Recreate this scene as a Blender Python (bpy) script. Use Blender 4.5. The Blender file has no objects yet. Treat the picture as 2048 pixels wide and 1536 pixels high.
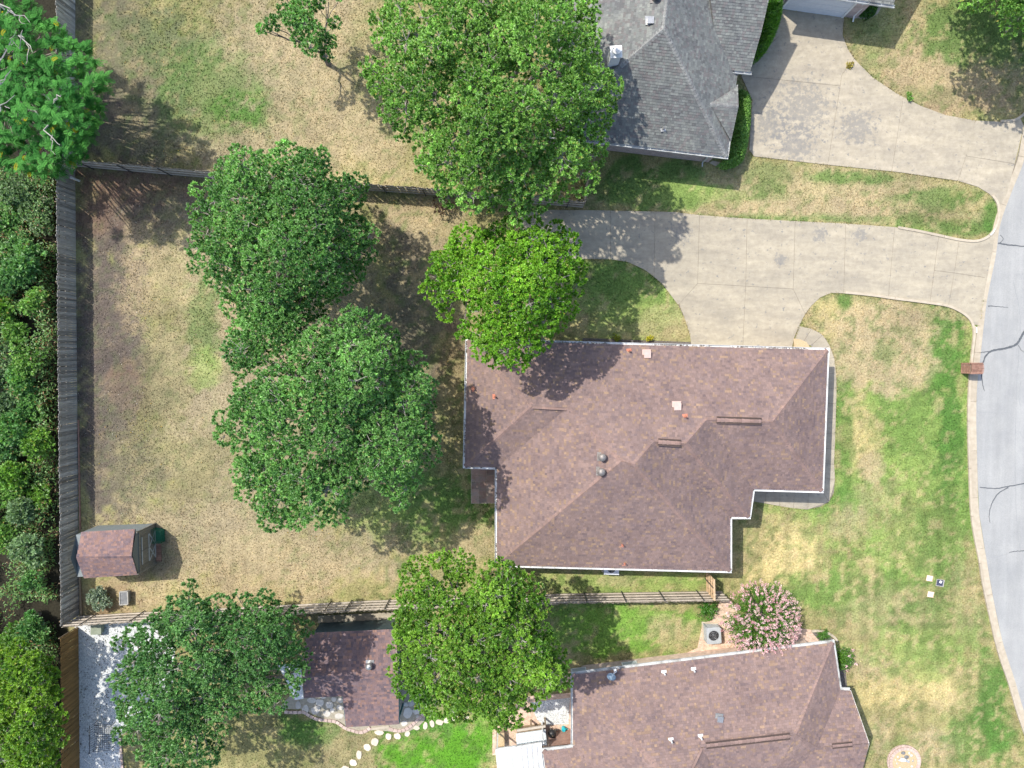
import bpy, bmesh, math, random
import numpy as np
from mathutils import Vector, Matrix

# ------------------------------------------------------------------ camera, sky, sun
SC = bpy.context.scene
COL = SC.collection
F, HC, NADIR = 1365.0, 44.0, 705.0          # focal length in photo pixels, drone height in metres
TILT = math.atan((768.0 - NADIR) / F)
cam_d = bpy.data.cameras.new('camera')
cam = bpy.data.objects.new('camera', cam_d)
COL.objects.link(cam)
cam_d.sensor_width = 36.0
cam_d.lens = 36.0 * F / 2048.0
cam_d.clip_end = 2000.0
cam.location = (0, 0, HC)
cam.rotation_euler = (-TILT, 0, 0)
SC.camera = cam

SUN_EL = math.radians(53)
SUN_XY = Vector((-0.79, 0.61, 0)).normalized()      # towards the sun, on the ground
world = bpy.data.worlds.new('World')
SC.world = world
world.use_nodes = True
wn = world.node_tree.nodes
wn.clear()
w_out = wn.new('ShaderNodeOutputWorld')
w_bg = wn.new('ShaderNodeBackground')
w_sky = wn.new('ShaderNodeTexSky')
w_sky.sky_type = 'NISHITA'
w_sky.sun_disc = False
w_sky.sun_elevation = SUN_EL
w_sky.sun_rotation = math.atan2(SUN_XY.x, SUN_XY.y)
w_sky.dust_density = 2.0
w_bg.inputs['Strength'].default_value = 0.15
world.node_tree.links.new(w_sky.outputs[0], w_bg.inputs[0])
world.node_tree.links.new(w_bg.outputs[0], w_out.inputs[0])
sun_d = bpy.data.lights.new('sun', 'SUN')
sun_d.energy = 3.0
sun_d.angle = math.radians(0.53)
sun_d.color = (1.0, 0.95, 0.86)
sun = bpy.data.objects.new('sun', sun_d)
COL.objects.link(sun)
to_sun = Vector((SUN_XY.x * math.cos(SUN_EL), SUN_XY.y * math.cos(SUN_EL), math.sin(SUN_EL)))
sun.rotation_euler = (-to_sun).to_track_quat('-Z', 'Y').to_euler()
sun.location = (-20, 15, 60)
SC.view_settings.view_transform = 'Standard'
SC.view_settings.look = 'None'
SC.view_settings.gamma = 1.0
SC.view_settings.use_curve_mapping = False
SC.view_settings.exposure = 0.90

# ------------------------------------------------------------------ surveying: photo pixel -> point on the plane z
CT, ST_ = math.cos(TILT), math.sin(TILT)
def at(px, py, z=0.0):
    dx, dy = (px - 1024.0) / F, (768.0 - py) / F
    y, zz = dy * CT - ST_, -dy * ST_ - CT
    k = (z - HC) / zz
    return Vector((dx * k, y * k, z))
def at_np(px, py, z):
    dx, dy = (px - 1024.0) / F, (768.0 - py) / F
    y, zz = dy * CT - ST_, -dy * ST_ - CT
    k = (z - HC) / zz
    return np.stack([dx * k, y * k, z + 0 * dx], -1)
def proj_np(x, y, z):
    dz = z - HC
    yc = y * CT + dz * (-ST_) * -1 * -1
    # camera axes: right=(1,0,0) up=(0,CT,-ST) forward=(0,-ST,-CT)
    yc = y * CT - dz * ST_
    zc = -y * ST_ - dz * CT
    return 1024 + F * x / zc, 768 - F * yc / zc
def ray_plane(px, py, p0, n):
    d = at(px, py, 0) - Vector((0, 0, HC))
    o = Vector((0, 0, HC))
    k = (p0 - o).dot(n) / d.dot(n)
    return o + d * k

# ------------------------------------------------------------------ helpers
def tag(o, label=None, cat=None, group=None, kind=None):
    if label: o['label'] = label
    if cat: o['category'] = cat
    if group: o['group'] = group
    if kind: o['kind'] = kind
    return o
def empty(name, loc, label, cat, group=None):
    o = bpy.data.objects.new(name, None)
    o.empty_display_size = 0.2
    o.location = loc
    COL.objects.link(o)
    return tag(o, label, cat, group)
def link(name, me, parent=None, mat=None):
    o = bpy.data.objects.new(name, me)
    if mat and not me.materials: me.materials.append(mat)
    COL.objects.link(o)
    if parent:
        o.parent = parent
        if parent.type == 'EMPTY': o.matrix_parent_inverse = Matrix.Translation(parent.location).inverted()
    return o

class MB:
    def __init__(s): s.v, s.f, s.c = [], [], []
    def poly(s, pts):
        i = len(s.v); s.v += [tuple(p) for p in pts]; s.f.append(tuple(range(i, i + len(pts))))
    def prism(s, pts, z0, z1):
        """pts: xy outline (counter-clockwise or not); z1 may be per-vertex list"""
        a = sum(pts[i][0] * pts[(i + 1) % len(pts)][1] - pts[(i + 1) % len(pts)][0] * pts[i][1] for i in range(len(pts)))
        if a < 0: pts = list(reversed(pts))
        n = len(pts); i = len(s.v)
        s.v += [(p[0], p[1], z0) for p in pts] + [(p[0], p[1], z1) for p in pts]
        s.f.append(tuple(range(i + n - 1, i - 1, -1)))
        s.f.append(tuple(range(i + n, i + 2 * n)))
        for k in range(n):
            k2 = (k + 1) % n
            s.f.append((i + k, i + k2, i + n + k2, i + n + k))
        return s
    def box(s, c, size, rz=0.0):
        ca, sa = math.cos(rz), math.sin(rz)
        hx, hy = size[0] / 2, size[1] / 2
        pts = [(c[0] + x * ca - y * sa, c[1] + x * sa + y * ca) for x, y in ((-hx, -hy), (hx, -hy), (hx, hy), (-hx, hy))]
        return s.prism(pts, c[2] - size[2] / 2, c[2] + size[2] / 2)
    def bar(s, a, b, w, t, up=Vector((0, 0, 1))):
        a, b = Vector(a), Vector(b)
        d = (b - a).normalized()
        sd = d.cross(up)
        if sd.length < 1e-4: sd = Vector((1, 0, 0))
        sd.normalize(); u = sd.cross(d).normalized()
        i = len(s.v)
        for p in (a, b):
            for x, y in ((-1, -1), (1, -1), (1, 1), (-1, 1)):
                s.v.append(tuple(p + sd * (x * w / 2) + u * (y * t / 2)))
        s.f += [(i + 3, i + 2, i + 1, i), (i + 4, i + 5, i + 6, i + 7)]
        for k in range(4):
            k2 = (k + 1) % 4
            s.f.append((i + k, i + k2, i + 4 + k2, i + 4 + k))
        return s
    def tube(s, pts, rad, n=6):
        pts = [Vector(p) for p in pts]
        i0 = len(s.v); m = len(pts)
        ref = Vector((0.31, 0.77, 0.2)).normalized()
        for k, p in enumerate(pts):
            d = (pts[min(k + 1, m - 1)] - pts[max(k - 1, 0)])
            if d.length < 1e-6: d = Vector((0, 0, 1))
            d.normalize()
            x = d.cross(ref)
            if x.length < 1e-3: x = d.cross(Vector((1, 0, 0)))
            x.normalize(); y = d.cross(x)
            r = rad[k] if isinstance(rad, (list, tuple)) else rad
            for j in range(n):
                a = 2 * math.pi * j / n
                s.v.append(tuple(p + x * (r * math.cos(a)) + y * (r * math.sin(a))))
        for k in range(m - 1):
            for j in range(n):
                j2 = (j + 1) % n
                a, b = i0 + k * n, i0 + (k + 1) * n
                s.f.append((a + j, a + j2, b + j2, b + j))
        s.f.append(tuple(range(i0 + n - 1, i0 - 1, -1)))
        s.f.append(tuple(range(i0 + (m - 1) * n, i0 + m * n)))
        return s
    def lathe(s, c, prof, n=20):
        i0 = len(s.v)
        for r, z in prof:
            for j in range(n):
                a = 2 * math.pi * j / n
                s.v.append((c[0] + r * math.cos(a), c[1] + r * math.sin(a), c[2] + z))
        for k in range(len(prof) - 1):
            for j in range(n):
                j2 = (j + 1) % n
                a, b = i0 + k * n, i0 + (k + 1) * n
                s.f.append((a + j, a + j2, b + j2, b + j))
        s.f.append(tuple(range(i0 + n - 1, i0 - 1, -1)))
        s.f.append(tuple(range(i0 + (len(prof) - 1) * n, i0 + len(prof) * n)))
        return s
    def mesh(s, name, cols=None):
        me = bpy.data.meshes.new(name)
        me.from_pydata(s.v, [], s.f)
        if cols is not None:
            at_ = me.attributes.new('tone', 'FLOAT_COLOR', 'FACE')
            at_.data.foreach_set('color', np.array([(c[0], c[1], c[2], 1.0) for c in cols], np.float32).ravel())
        me.update()
        return me
    def build(s, name, mat, parent=None, smooth=False):
        me = s.mesh(name)
        if smooth: me.polygons.foreach_set('use_smooth', [True] * len(me.polygons))
        return link(name, me, parent, mat)

def mesh_np(name, verts, nper, cols, mat, parent=None):
    """faces are consecutive runs of nper vertices; cols per face"""
    n = len(verts) // nper
    me = bpy.data.meshes.new(name)
    me.vertices.add(len(verts))
    me.vertices.foreach_set('co', verts.astype(np.float32).ravel())
    me.loops.add(len(verts))
    me.loops.foreach_set('vertex_index', np.arange(len(verts), dtype=np.int32))
    me.polygons.add(n)
    me.polygons.foreach_set('loop_start', np.arange(0, n * nper, nper, dtype=np.int32))
    me.update(calc_edges=True)
    a = me.attributes.new('tone', 'FLOAT_COLOR', 'POINT')
    c4 = np.ones((len(verts), 4), np.float32)
    c4[:, :3] = np.repeat(cols, nper, axis=0)
    a.data.foreach_set('color', c4.ravel())
    return link(name, me, parent, mat)

def in_poly(px, py, poly):
    inside = np.zeros(px.shape, bool)
    n = len(poly)
    for i in range(n):
        x1, y1 = poly[i]; x2, y2 = poly[(i + 1) % n]
        if y1 == y2: continue
        c = ((y1 > py) != (y2 > py)) & (px < (x2 - x1) * (py - y1) / (y2 - y1) + x1)
        inside ^= c
    return inside
def edge_dist(px, py, poly):
    d = np.full(px.shape, 1e9)
    n = len(poly)
    for i in range(n):
        x1, y1 = poly[i]; x2, y2 = poly[(i + 1) % n]
        vx, vy = x2 - x1, y2 - y1
        t = np.clip(((px - x1) * vx + (py - y1) * vy) / (vx * vx + vy * vy + 1e-9), 0, 1)
        d = np.minimum(d, np.hypot(px - x1 - t * vx, py - y1 - t * vy))
    return d
def inset(pts, d):
    """move each edge of an xy outline inwards by d"""
    pts = [Vector((p[0], p[1])) for p in pts]
    a = sum(pts[i].x * pts[(i + 1) % len(pts)].y - pts[(i + 1) % len(pts)].x * pts[i].y for i in range(len(pts)))
    if a < 0: pts.reverse()
    n = len(pts); out = []
    for i in range(n):
        p0, p1, p2 = pts[i - 1], pts[i], pts[(i + 1) % n]
        e1, e2 = (p1 - p0).normalized(), (p2 - p1).normalized()
        n1, n2 = Vector((-e1.y, e1.x)), Vector((-e2.y, e2.x))
        b = n1 + n2
        if b.length < 0.2: b = n1
        b.normalize()
        k = d / max(0.35, b.dot(n1))
        out.append((p1.x + b.x * k, p1.y + b.y * k))
    return out
_rng = np.random.default_rng(11)
def vnoise(x, y, scale, octaves=4, seed=0):
    out = np.zeros(x.shape); amp, tot = 1.0, 0.0
    for o in range(octaves):
        g = np.random.default_rng(seed * 31 + o).random((128, 128))
        u, v = (x / scale) % 128, (y / scale) % 128
        i, j = np.floor(u).astype(int), np.floor(v).astype(int)
        fu, fv = u - i, v - j
        fu, fv = fu * fu * (3 - 2 * fu), fv * fv * (3 - 2 * fv)
        i2, j2 = (i + 1) % 128, (j + 1) % 128
        i %= 128; j %= 128
        n = (g[i, j] * (1 - fu) + g[i2, j] * fu) * (1 - fv) + (g[i, j2] * (1 - fu) + g[i2, j2] * fu) * fv
        out += amp * n; tot += amp; amp *= 0.55; scale *= 0.5
    return out / tot

# ------------------------------------------------------------------ materials
def new_mat(name):
    m = bpy.data.materials.new(name); m.use_nodes = True
    nt = m.node_tree
    return m, nt, nt.nodes['Principled BSDF']
def ramp(nt, fac, stops):
    r = nt.nodes.new('ShaderNodeValToRGB')
    e = r.color_ramp.elements
    while len(e) < len(stops): e.new(0.5)
    for k, (p, c) in enumerate(stops):
        e[k].position = p; e[k].color = (c[0], c[1], c[2], 1)
    nt.links.new(fac, r.inputs[0])
    return r.outputs[0]
def noise(nt, vec, scale, detail=4, rough=0.6):
    n = nt.nodes.new('ShaderNodeTexNoise')
    n.inputs['Scale'].default_value = scale
    n.inputs['Detail'].default_value = detail
    n.inputs['Roughness'].default_value = rough
    nt.links.new(vec, n.inputs['Vector'])
    return n.outputs['Fac']
def mixc(nt, fac, a, b, mode='MIX'):
    m = nt.nodes.new('ShaderNodeMix'); m.data_type = 'RGBA'; m.blend_type = mode
    for s, v in ((0, fac), (6, a), (7, b)):
        if hasattr(v, 'is_output'): nt.links.new(v, m.inputs[s])
        elif s == 0: m.inputs[0].default_value = v
        else: m.inputs[s].default_value = (v[0], v[1], v[2], 1)
    return m.outputs[2]
def position(nt, stretch=None):
    g = nt.nodes.new('ShaderNodeNewGeometry').outputs['Position']
    if stretch:
        mp = nt.nodes.new('ShaderNodeMapping')
        mp.inputs['Scale'].default_value = stretch
        nt.links.new(g, mp.inputs['Vector'])
        return mp.outputs[0]
    return g
def bump(nt, b, h, strength, dist=0.02):
    n = nt.nodes.new('ShaderNodeBump')
    n.inputs['Strength'].default_value = strength
    n.inputs['Distance'].default_value = dist
    nt.links.new(h, n.inputs['Height'])
    nt.links.new(n.outputs[0], b.inputs['Normal'])
def vary(nt, col, lo, hi):
    oi = nt.nodes.new('ShaderNodeObjectInfo').outputs['Random']
    mr = nt.nodes.new('ShaderNodeMapRange')
    mr.inputs[3].default_value, mr.inputs[4].default_value = lo, hi
    nt.links.new(oi, mr.inputs[0])
    vm = nt.nodes.new('ShaderNodeVectorMath'); vm.operation = 'SCALE'
    nt.links.new(col, vm.inputs[0]); nt.links.new(mr.outputs[0], vm.inputs[3])
    return vm.outputs[0]
def proc(name, c1, c2, scale=3.0, rough=0.8, bumps=0.2, detail=6, stretch=None, rand=None, scale2=None, c3=None, metal=0.0, spec=0.3):
    m, nt, b = new_mat(name)
    p = position(nt, stretch)
    n1 = noise(nt, p, scale, detail)
    c = ramp(nt, n1, [(0.3, c1), (0.7, c2)])
    if c3:
        n2 = noise(nt, p, scale2 or scale * 0.15, 5)
        msk = ramp(nt, n2, [(0.45, (0, 0, 0)), (0.68, (1, 1, 1))])
        c = mixc(nt, msk, c, c3)
    if rand: c = vary(nt, c, *rand)
    nt.links.new(c, b.inputs['Base Color'])
    b.inputs['Roughness'].default_value = rough
    b.inputs['Metallic'].default_value = metal
    b.inputs['Specular IOR Level'].default_value = spec
    if bumps: bump(nt, b, noise(nt, p, scale * 6, 4), bumps)
    return m
def toned(name, rough=0.85, amount=0.35, scale=30, bumps=0.3, spec=0.2):
    """colour from the mesh's own tone attribute, broken up by fine noise"""
    m, nt, b = new_mat(name)
    a = nt.nodes.new('ShaderNodeAttribute'); a.attribute_name = 'tone'
    p = position(nt)
    n1 = noise(nt, p, scale, 5)
    k = ramp(nt, n1, [(0.25, (1 - amount,) * 3), (0.75, (1 + amount,) * 3)])
    c = mixc(nt, 1.0, a.outputs['Color'], k, 'MULTIPLY')
    n2 = noise(nt, p, 0.6, 4)
    k2 = ramp(nt, n2, [(0.3, (0.86, 0.86, 0.885)), (0.7, (1.14, 1.125, 1.09))])
    c = mixc(nt, 1.0, c, k2, 'MULTIPLY')
    nt.links.new(c, b.inputs['Base Color'])
    b.inputs['Roughness'].default_value = rough
    b.inputs['Specular IOR Level'].default_value = spec
    if bumps: bump(nt, b, noise(nt, p, scale * 4, 3), bumps, 0.01)
    return m
def leafmat(name, transl=0.35, rough=0.45, spec=0.5):
    m, nt, b = new_mat(name)
    a = nt.nodes.new('ShaderNodeAttribute'); a.attribute_name = 'tone'
    nt.links.new(a.outputs['Color'], b.inputs['Base Color'])
    b.inputs['Roughness'].default_value = rough
    b.inputs['Specular IOR Level'].default_value = spec
    t = nt.nodes.new('ShaderNodeBsdfTranslucent')
    tc = mixc(nt, 1.0, a.outputs['Color'], (1.25, 1.25, 0.6), 'MULTIPLY')
    nt.links.new(tc, t.inputs['Color'])
    mx = nt.nodes.new('ShaderNodeMixShader'); mx.inputs[0].default_value = transl
    nt.links.new(b.outputs[0], mx.inputs[1]); nt.links.new(t.outputs[0], mx.inputs[2])
    nt.links.new(mx.outputs[0], nt.nodes['Material Output'].inputs[0])
    return m
def brickmat(name, c1, c2, mortar, scale=1.0, axis='wall'):
    m, nt, b = new_mat(name)
    p = nt.nodes.new('ShaderNodeNewGeometry').outputs['Position']
    sx = nt.nodes.new('ShaderNodeSeparateXYZ'); nt.links.new(p, sx.inputs[0])
    cb = nt.nodes.new('ShaderNodeCombineXYZ')
    if axis == 'wall':
        ad = nt.nodes.new('ShaderNodeMath'); ad.operation = 'ADD'
        nt.links.new(sx.outputs[0], ad.inputs[0]); nt.links.new(sx.outputs[1], ad.inputs[1])
        nt.links.new(ad.outputs[0], cb.inputs[0]); nt.links.new(sx.outputs[2], cb.inputs[1])
    else:
        nt.links.new(sx.outputs[0], cb.inputs[0]); nt.links.new(sx.outputs[1], cb.inputs[1])
    t = nt.nodes.new('ShaderNodeTexBrick')
    t.inputs['Scale'].default_value = scale
    t.inputs['Brick Width'].default_value = 0.21; t.inputs['Row Height'].default_value = 0.075
    t.inputs['Mortar Size'].default_value = 0.008
    t.inputs['Color1'].default_value = (*c1, 1); t.inputs['Color2'].default_value = (*c2, 1); t.inputs['Mortar'].default_value = (*mortar, 1)
    nt.links.new(cb.outputs[0], t.inputs['Vector'])
    k = ramp(nt, noise(nt, p, 4, 5), [(0.3, (0.75,) * 3), (0.7, (1.2,) * 3)])
    nt.links.new(mixc(nt, 1.0, t.outputs['Color'], k, 'MULTIPLY'), b.inputs['Base Color'])
    b.inputs['Roughness'].default_value = 0.9
    bump(nt, b, t.outputs['Fac'], -0.3, 0.01)
    return m

M = {}
M['ground'] = toned('lawn_soil', 0.95, 0.45, 9, 0.9, 0.05)
M['grass'] = leafmat('grass_blades', 0.25, 0.8)
M['kerb'] = proc('kerb_concrete', (0.36, 0.31, 0.235), (0.47, 0.41, 0.32), 3, 0.9, 0.3, 8, None, (0.93, 1.06))
M['joint'] = proc('joint_filler', (0.16, 0.14, 0.11), (0.24, 0.21, 0.17), 6, 0.95, 0.2)
def streetmat():
    m, nt, b = new_mat('street_chipseal')
    p = position(nt)
    c = ramp(nt, noise(nt, p, 34, 8, 0.75), [(0.28, (0.235, 0.24, 0.237)), (0.5, (0.325, 0.328, 0.322)), (0.72, (0.405, 0.403, 0.395))])
    c = mixc(nt, 1.0, c, ramp(nt, noise(nt, p, 0.45, 6, 0.65), [(0.3, (0.86, 0.87, 0.88)), (0.7, (1.10, 1.09, 1.07))]), 'MULTIPLY')
    c = mixc(nt, 1.0, c, ramp(nt, noise(nt, position(nt, (1.6, 0.12, 1)), 1.0, 5, 0.6), [(0.35, (0.92, 0.92, 0.92)), (0.65, (1.05, 1.05, 1.05))]), 'MULTIPLY')
    c = mixc(nt, ramp(nt, noise(nt, p, 1.7, 7, 0.7), [(0.66, (0, 0, 0)), (0.78, (0.6, 0.6, 0.6))]), c, (0.23, 0.23, 0.227))
    nt.links.new(c, b.inputs['Base Color'])
    b.inputs['Roughness'].default_value = 0.95; b.inputs['Specular IOR Level'].default_value = 0.1
    bump(nt, b, noise(nt, p, 60, 4), 0.6)
    return m
M['street'] = streetmat()
def stained(name, c1, c2, spots, streak=(0.9, 0.25)):
    """weathered concrete: blotches, wheel scuffs, and flaking dark areas round given places (x, y, radius)"""
    m, nt, b = new_mat(name)
    p = position(nt)
    c = ramp(nt, noise(nt, p, 3.2, 11, 0.68), [(0.3, c1), (0.7, c2)])
    c = mixc(nt, 1.0, c, ramp(nt, noise(nt, p, 0.55, 5, 0.6), [(0.3, (0.90, 0.90, 0.91)), (0.7, (1.07, 1.06, 1.04))]), 'MULTIPLY')
    c = mixc(nt, 1.0, c, ramp(nt, noise(nt, position(nt, (streak[1], streak[0], 1)), 1.6, 8, 0.72), [(0.40, (0.84, 0.845, 0.86)), (0.60, (1.03, 1.03, 1.02))]), 'MULTIPLY')
    c = mixc(nt, 1.0, c, ramp(nt, noise(nt, p, 45, 4, 0.7), [(0.3, (0.90,) * 3), (0.7, (1.08,) * 3)]), 'MULTIPLY')
    for x, y, r in spots:
        d = nt.nodes.new('ShaderNodeVectorMath'); d.operation = 'DISTANCE'
        nt.links.new(p, d.inputs[0]); d.inputs[1].default_value = (x, y, 0.03)
        k = nt.nodes.new('ShaderNodeMapRange'); k.inputs[1].default_value = r; k.inputs[2].default_value = r * 0.2; k.inputs[3].default_value = 0.0; k.inputs[4].default_value = 0.20
        nt.links.new(d.outputs['Value'], k.inputs[0])
        ad = nt.nodes.new('ShaderNodeMath'); ad.operation = 'ADD'
        nt.links.new(k.outputs[0], ad.inputs[0]); nt.links.new(noise(nt, p, 3.4, 9, 0.72), ad.inputs[1])
        c = mixc(nt, ramp(nt, ad.outputs[0], [(0.60, (0, 0, 0)), (0.68, (0.62, 0.62, 0.62))]), c, (0.20, 0.195, 0.185))
    nt.links.new(c, b.inputs['Base Color'])
    b.inputs['Roughness'].default_value = 0.92; b.inputs['Specular IOR Level'].default_value = 0.15
    bump(nt, b, noise(nt, p, 18, 5), 0.25)
    return m
M['tar'] = proc('crack_tar', (0.075, 0.082, 0.09), (0.12, 0.128, 0.135), 8, 0.6, 0.2)
M['hair'] = proc('street_hairline', (0.22, 0.225, 0.23), (0.30, 0.31, 0.315), 8, 0.9, 0.1)
M['shingle'] = toned('shingle_granules', 0.9, 0.22, 22, 0.4, 0.12)
M['deck'] = proc('roof_underlay', (0.05, 0.04, 0.035), (0.08, 0.06, 0.05), 4, 0.95, 0)
M['white'] = proc('white_painted_metal', (0.74, 0.75, 0.75), (0.82, 0.82, 0.81), 3, 0.45, 0.02, 5, None, None, 1.4, (0.62, 0.62, 0.60))
M['gutter_old'] = proc('weathered_gutter', (0.50, 0.52, 0.52), (0.66, 0.67, 0.66), 5, 0.5, 0.05, 6, None, None, 2.5, (0.30, 0.30, 0.29))
M['soffit'] = proc('painted_soffit', (0.55, 0.53, 0.49), (0.62, 0.60, 0.56), 3, 0.8, 0)
M['brick_red'] = brickmat('red_brick_wall', (0.30, 0.14, 0.10), (0.38, 0.19, 0.14), (0.42, 0.38, 0.33))
M['brick_pink'] = brickmat('pinkish_brick_wall', (0.36, 0.27, 0.26), (0.44, 0.33, 0.31), (0.50, 0.47, 0.45))
M['brick_tan'] = brickmat('pale_brick_wall', (0.50, 0.35, 0.27), (0.58, 0.43, 0.34), (0.58, 0.52, 0.45))
M['pane'] = proc('window_pane', (0.34, 0.38, 0.41), (0.42, 0.46, 0.48), 2, 0.15, 0, 3)
M['brick_floor'] = brickmat('brick_paving', (0.52, 0.34, 0.25), (0.62, 0.44, 0.33), (0.55, 0.47, 0.38), 1.0, 'floor')
M['brick'] = proc('loose_brick', (0.25, 0.13, 0.095), (0.40, 0.235, 0.175), 6, 0.9, 0.4, 6, None, (0.7, 1.2))
M['brick_p'] = proc('pink_edging_brick', (0.44, 0.33, 0.28), (0.55, 0.43, 0.37), 6, 0.9, 0.3, 6, None, (0.85, 1.12))
M['mortar'] = proc('mortar', (0.17, 0.145, 0.12), (0.25, 0.215, 0.18), 8, 0.95, 0.2)
M['picket_grey'] = proc('weathered_picket', (0.22, 0.21, 0.195), (0.54, 0.52, 0.48), 3.2, 0.9, 0.4, 8, (9, 9, 0.6), (0.55, 1.35))
M['picket_brown'] = proc('stained_brown_picket', (0.15, 0.085, 0.028), (0.27, 0.155, 0.055), 3.0, 0.85, 0.3, 8, (9, 9, 0.6), (0.8, 1.2))
M['picket_side'] = proc('side_fence_picket', (0.20, 0.17, 0.135), (0.40, 0.35, 0.28), 3.0, 0.9, 0.3, 8, (9, 9, 0.6), (0.7, 1.15))
M['rail'] = proc('fence_rail', (0.38, 0.33, 0.27), (0.58, 0.52, 0.44), 3.0, 0.85, 0.3, 6, (0.6, 6, 6), (0.9, 1.1))
M['rail_new'] = proc('tan_cedar', (0.42, 0.29, 0.17), (0.58, 0.43, 0.28), 3.0, 0.85, 0.3, 6, (1, 1, 1), (0.9, 1.1))
M['steel_dark'] = proc('dark_steel', (0.05, 0.055, 0.06), (0.09, 0.095, 0.10), 8, 0.5, 0.05, 4, None, None, None, None, 0.3)
M['bark'] = proc('oak_bark', (0.13, 0.11, 0.095), (0.30, 0.27, 0.24), 5, 0.95, 0.8, 8, (3, 3, 0.8))
M['twig'] = proc('pale_twig', (0.28, 0.26, 0.23), (0.42, 0.40, 0.36), 6, 0.9, 0.2)
M['leaf'] = leafmat('leaf')
M['leaf_matte'] = leafmat('feathery_leaf', 0.4, 0.8, 0.12)
M['flower'] = leafmat('flower', 0.25, 0.6)
M['vent_red'] = proc('red_oxide_flashing', (0.46, 0.17, 0.11), (0.55, 0.23, 0.15), 9, 0.6, 0.05)
M['vent_pink'] = proc('painted_box_vent', (0.50, 0.36, 0.32), (0.58, 0.43, 0.38), 6, 0.6, 0.05)
M['galv'] = proc('galvanised_metal', (0.38, 0.38, 0.37), (0.52, 0.52, 0.51), 12, 0.4, 0.05, 4, None, None, None, None, 0.7)
M['galv_dark'] = proc('dull_turbine_metal', (0.20, 0.18, 0.165), (0.34, 0.315, 0.295), 12, 0.5, 0.05, 4, None, None, None, None, 0.4)
M['ac'] = proc('ac_grey_paint', (0.32, 0.34, 0.35), (0.40, 0.42, 0.43), 5, 0.5, 0.03)
M['ac_light'] = proc('ac_pale_paint', (0.58, 0.60, 0.64), (0.66, 0.68, 0.71), 5, 0.5, 0.03)
M['black'] = proc('black_enamel', (0.015, 0.015, 0.017), (0.035, 0.035, 0.037), 5, 0.4, 0.03)
M['dish'] = proc('dish_blue_grey', (0.19, 0.27, 0.33), (0.26, 0.34, 0.40), 4, 0.5, 0.02)
M['shed_wood'] = proc('weathered_shed_board', (0.15, 0.145, 0.125), (0.30, 0.285, 0.245), 4, 0.9, 0.3, 8, (8, 8, 0.8), (0.8, 1.15))
M['shed_dark'] = proc('shed_side_board', (0.16, 0.185, 0.185), (0.24, 0.265, 0.265), 4, 0.9, 0.2, 6, (1, 6, 6), (0.9, 1.1))
M['trim_grey'] = proc('pale_shed_trim', (0.40, 0.42, 0.42), (0.52, 0.54, 0.53), 5, 0.8, 0.1)
M['green_wire'] = proc('green_wire', (0.01, 0.10, 0.055), (0.02, 0.16, 0.09), 6, 0.5, 0.02)
M['green_metal'] = proc('green_corrugated_metal', (0.10, 0.15, 0.15), (0.16, 0.21, 0.21), 3, 0.5, 0.05, 5, None, (0.85, 1.1))
M['teal_trim'] = proc('teal_fascia', (0.04, 0.14, 0.17), (0.06, 0.19, 0.22), 4, 0.6, 0.02)
M['stone'] = proc('pale_flagstone', (0.46, 0.43, 0.38), (0.62, 0.58, 0.51), 4, 0.9, 0.4, 8, None, (0.85, 1.12))
M['step_stone'] = proc('cream_stepping_stone', (0.55, 0.47, 0.36), (0.68, 0.60, 0.49), 4, 0.9, 0.4, 8, None, (0.88, 1.1))
M['grout'] = proc('patio_grout', (0.27, 0.24, 0.18), (0.40, 0.36, 0.28), 7, 0.95, 0.5)
M['tile'] = proc('patio_tile', (0.25, 0.165, 0.13), (0.36, 0.26, 0.215), 3, 0.8, 0.2, 8, None, (0.75, 1.2), 1.5, (0.22, 0.20, 0.18))
M['dark_stone'] = proc('dark_slab', (0.13, 0.135, 0.14), (0.22, 0.225, 0.23), 7, 0.85, 0.3)
M['rim_stone'] = proc('stone_rim', (0.30, 0.29, 0.27), (0.40, 0.39, 0.36), 7, 0.9, 0.3)
M['bin'] = proc('olive_plastic', (0.20, 0.23, 0.17), (0.27, 0.30, 0.23), 4, 0.5, 0.02)
M['pot_orange'] = proc('terracotta', (0.50, 0.17, 0.07), (0.62, 0.25, 0.12), 5, 0.8, 0.1)
M['turq'] = proc('turquoise_plastic', (0.02, 0.36, 0.42), (0.03, 0.45, 0.52), 5, 0.4, 0.02)
M['navy'] = proc('dark_meter_lid', (0.03, 0.035, 0.06), (0.06, 0.065, 0.10), 5, 0.6, 0.02)
M['tan_soil'] = proc('tan_pea_gravel', (0.40, 0.30, 0.17), (0.56, 0.44, 0.28), 18, 0.95, 0.6)
M['mulch'] = proc('dark_mulch', (0.06, 0.05, 0.045), (0.20, 0.18, 0.16), 14, 0.95, 0.8)
M['timber'] = proc('landscape_timber', (0.22, 0.16, 0.10), (0.36, 0.28, 0.19), 4, 0.9, 0.3)
M['pebble'] = toned('pebbles', 0.8, 0.2, 20, 0.1)
M['cover'] = proc('pale_spa_cover', (0.50, 0.55, 0.58), (0.62, 0.67, 0.69), 5, 0.6, 0.1)
SP = lambda *l: [(at(x, y, 0).x, at(x, y, 0).y, r) for x, y, r in l]
M['concrete'] = stained('driveway_concrete', (0.345, 0.305, 0.235), (0.43, 0.385, 0.30), SP((1360, 465, 1.2), (1720, 470, 0.8), (1560, 520, 0.7), (1640, 470, 0.8)))
M['concrete_old'] = stained('old_driveway_concrete', (0.345, 0.305, 0.235), (0.45, 0.40, 0.315), SP((1600, 220, 3.2), (1590, 290, 2.2), (1715, 255, 2.0), (1540, 250, 2.0)))
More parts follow.
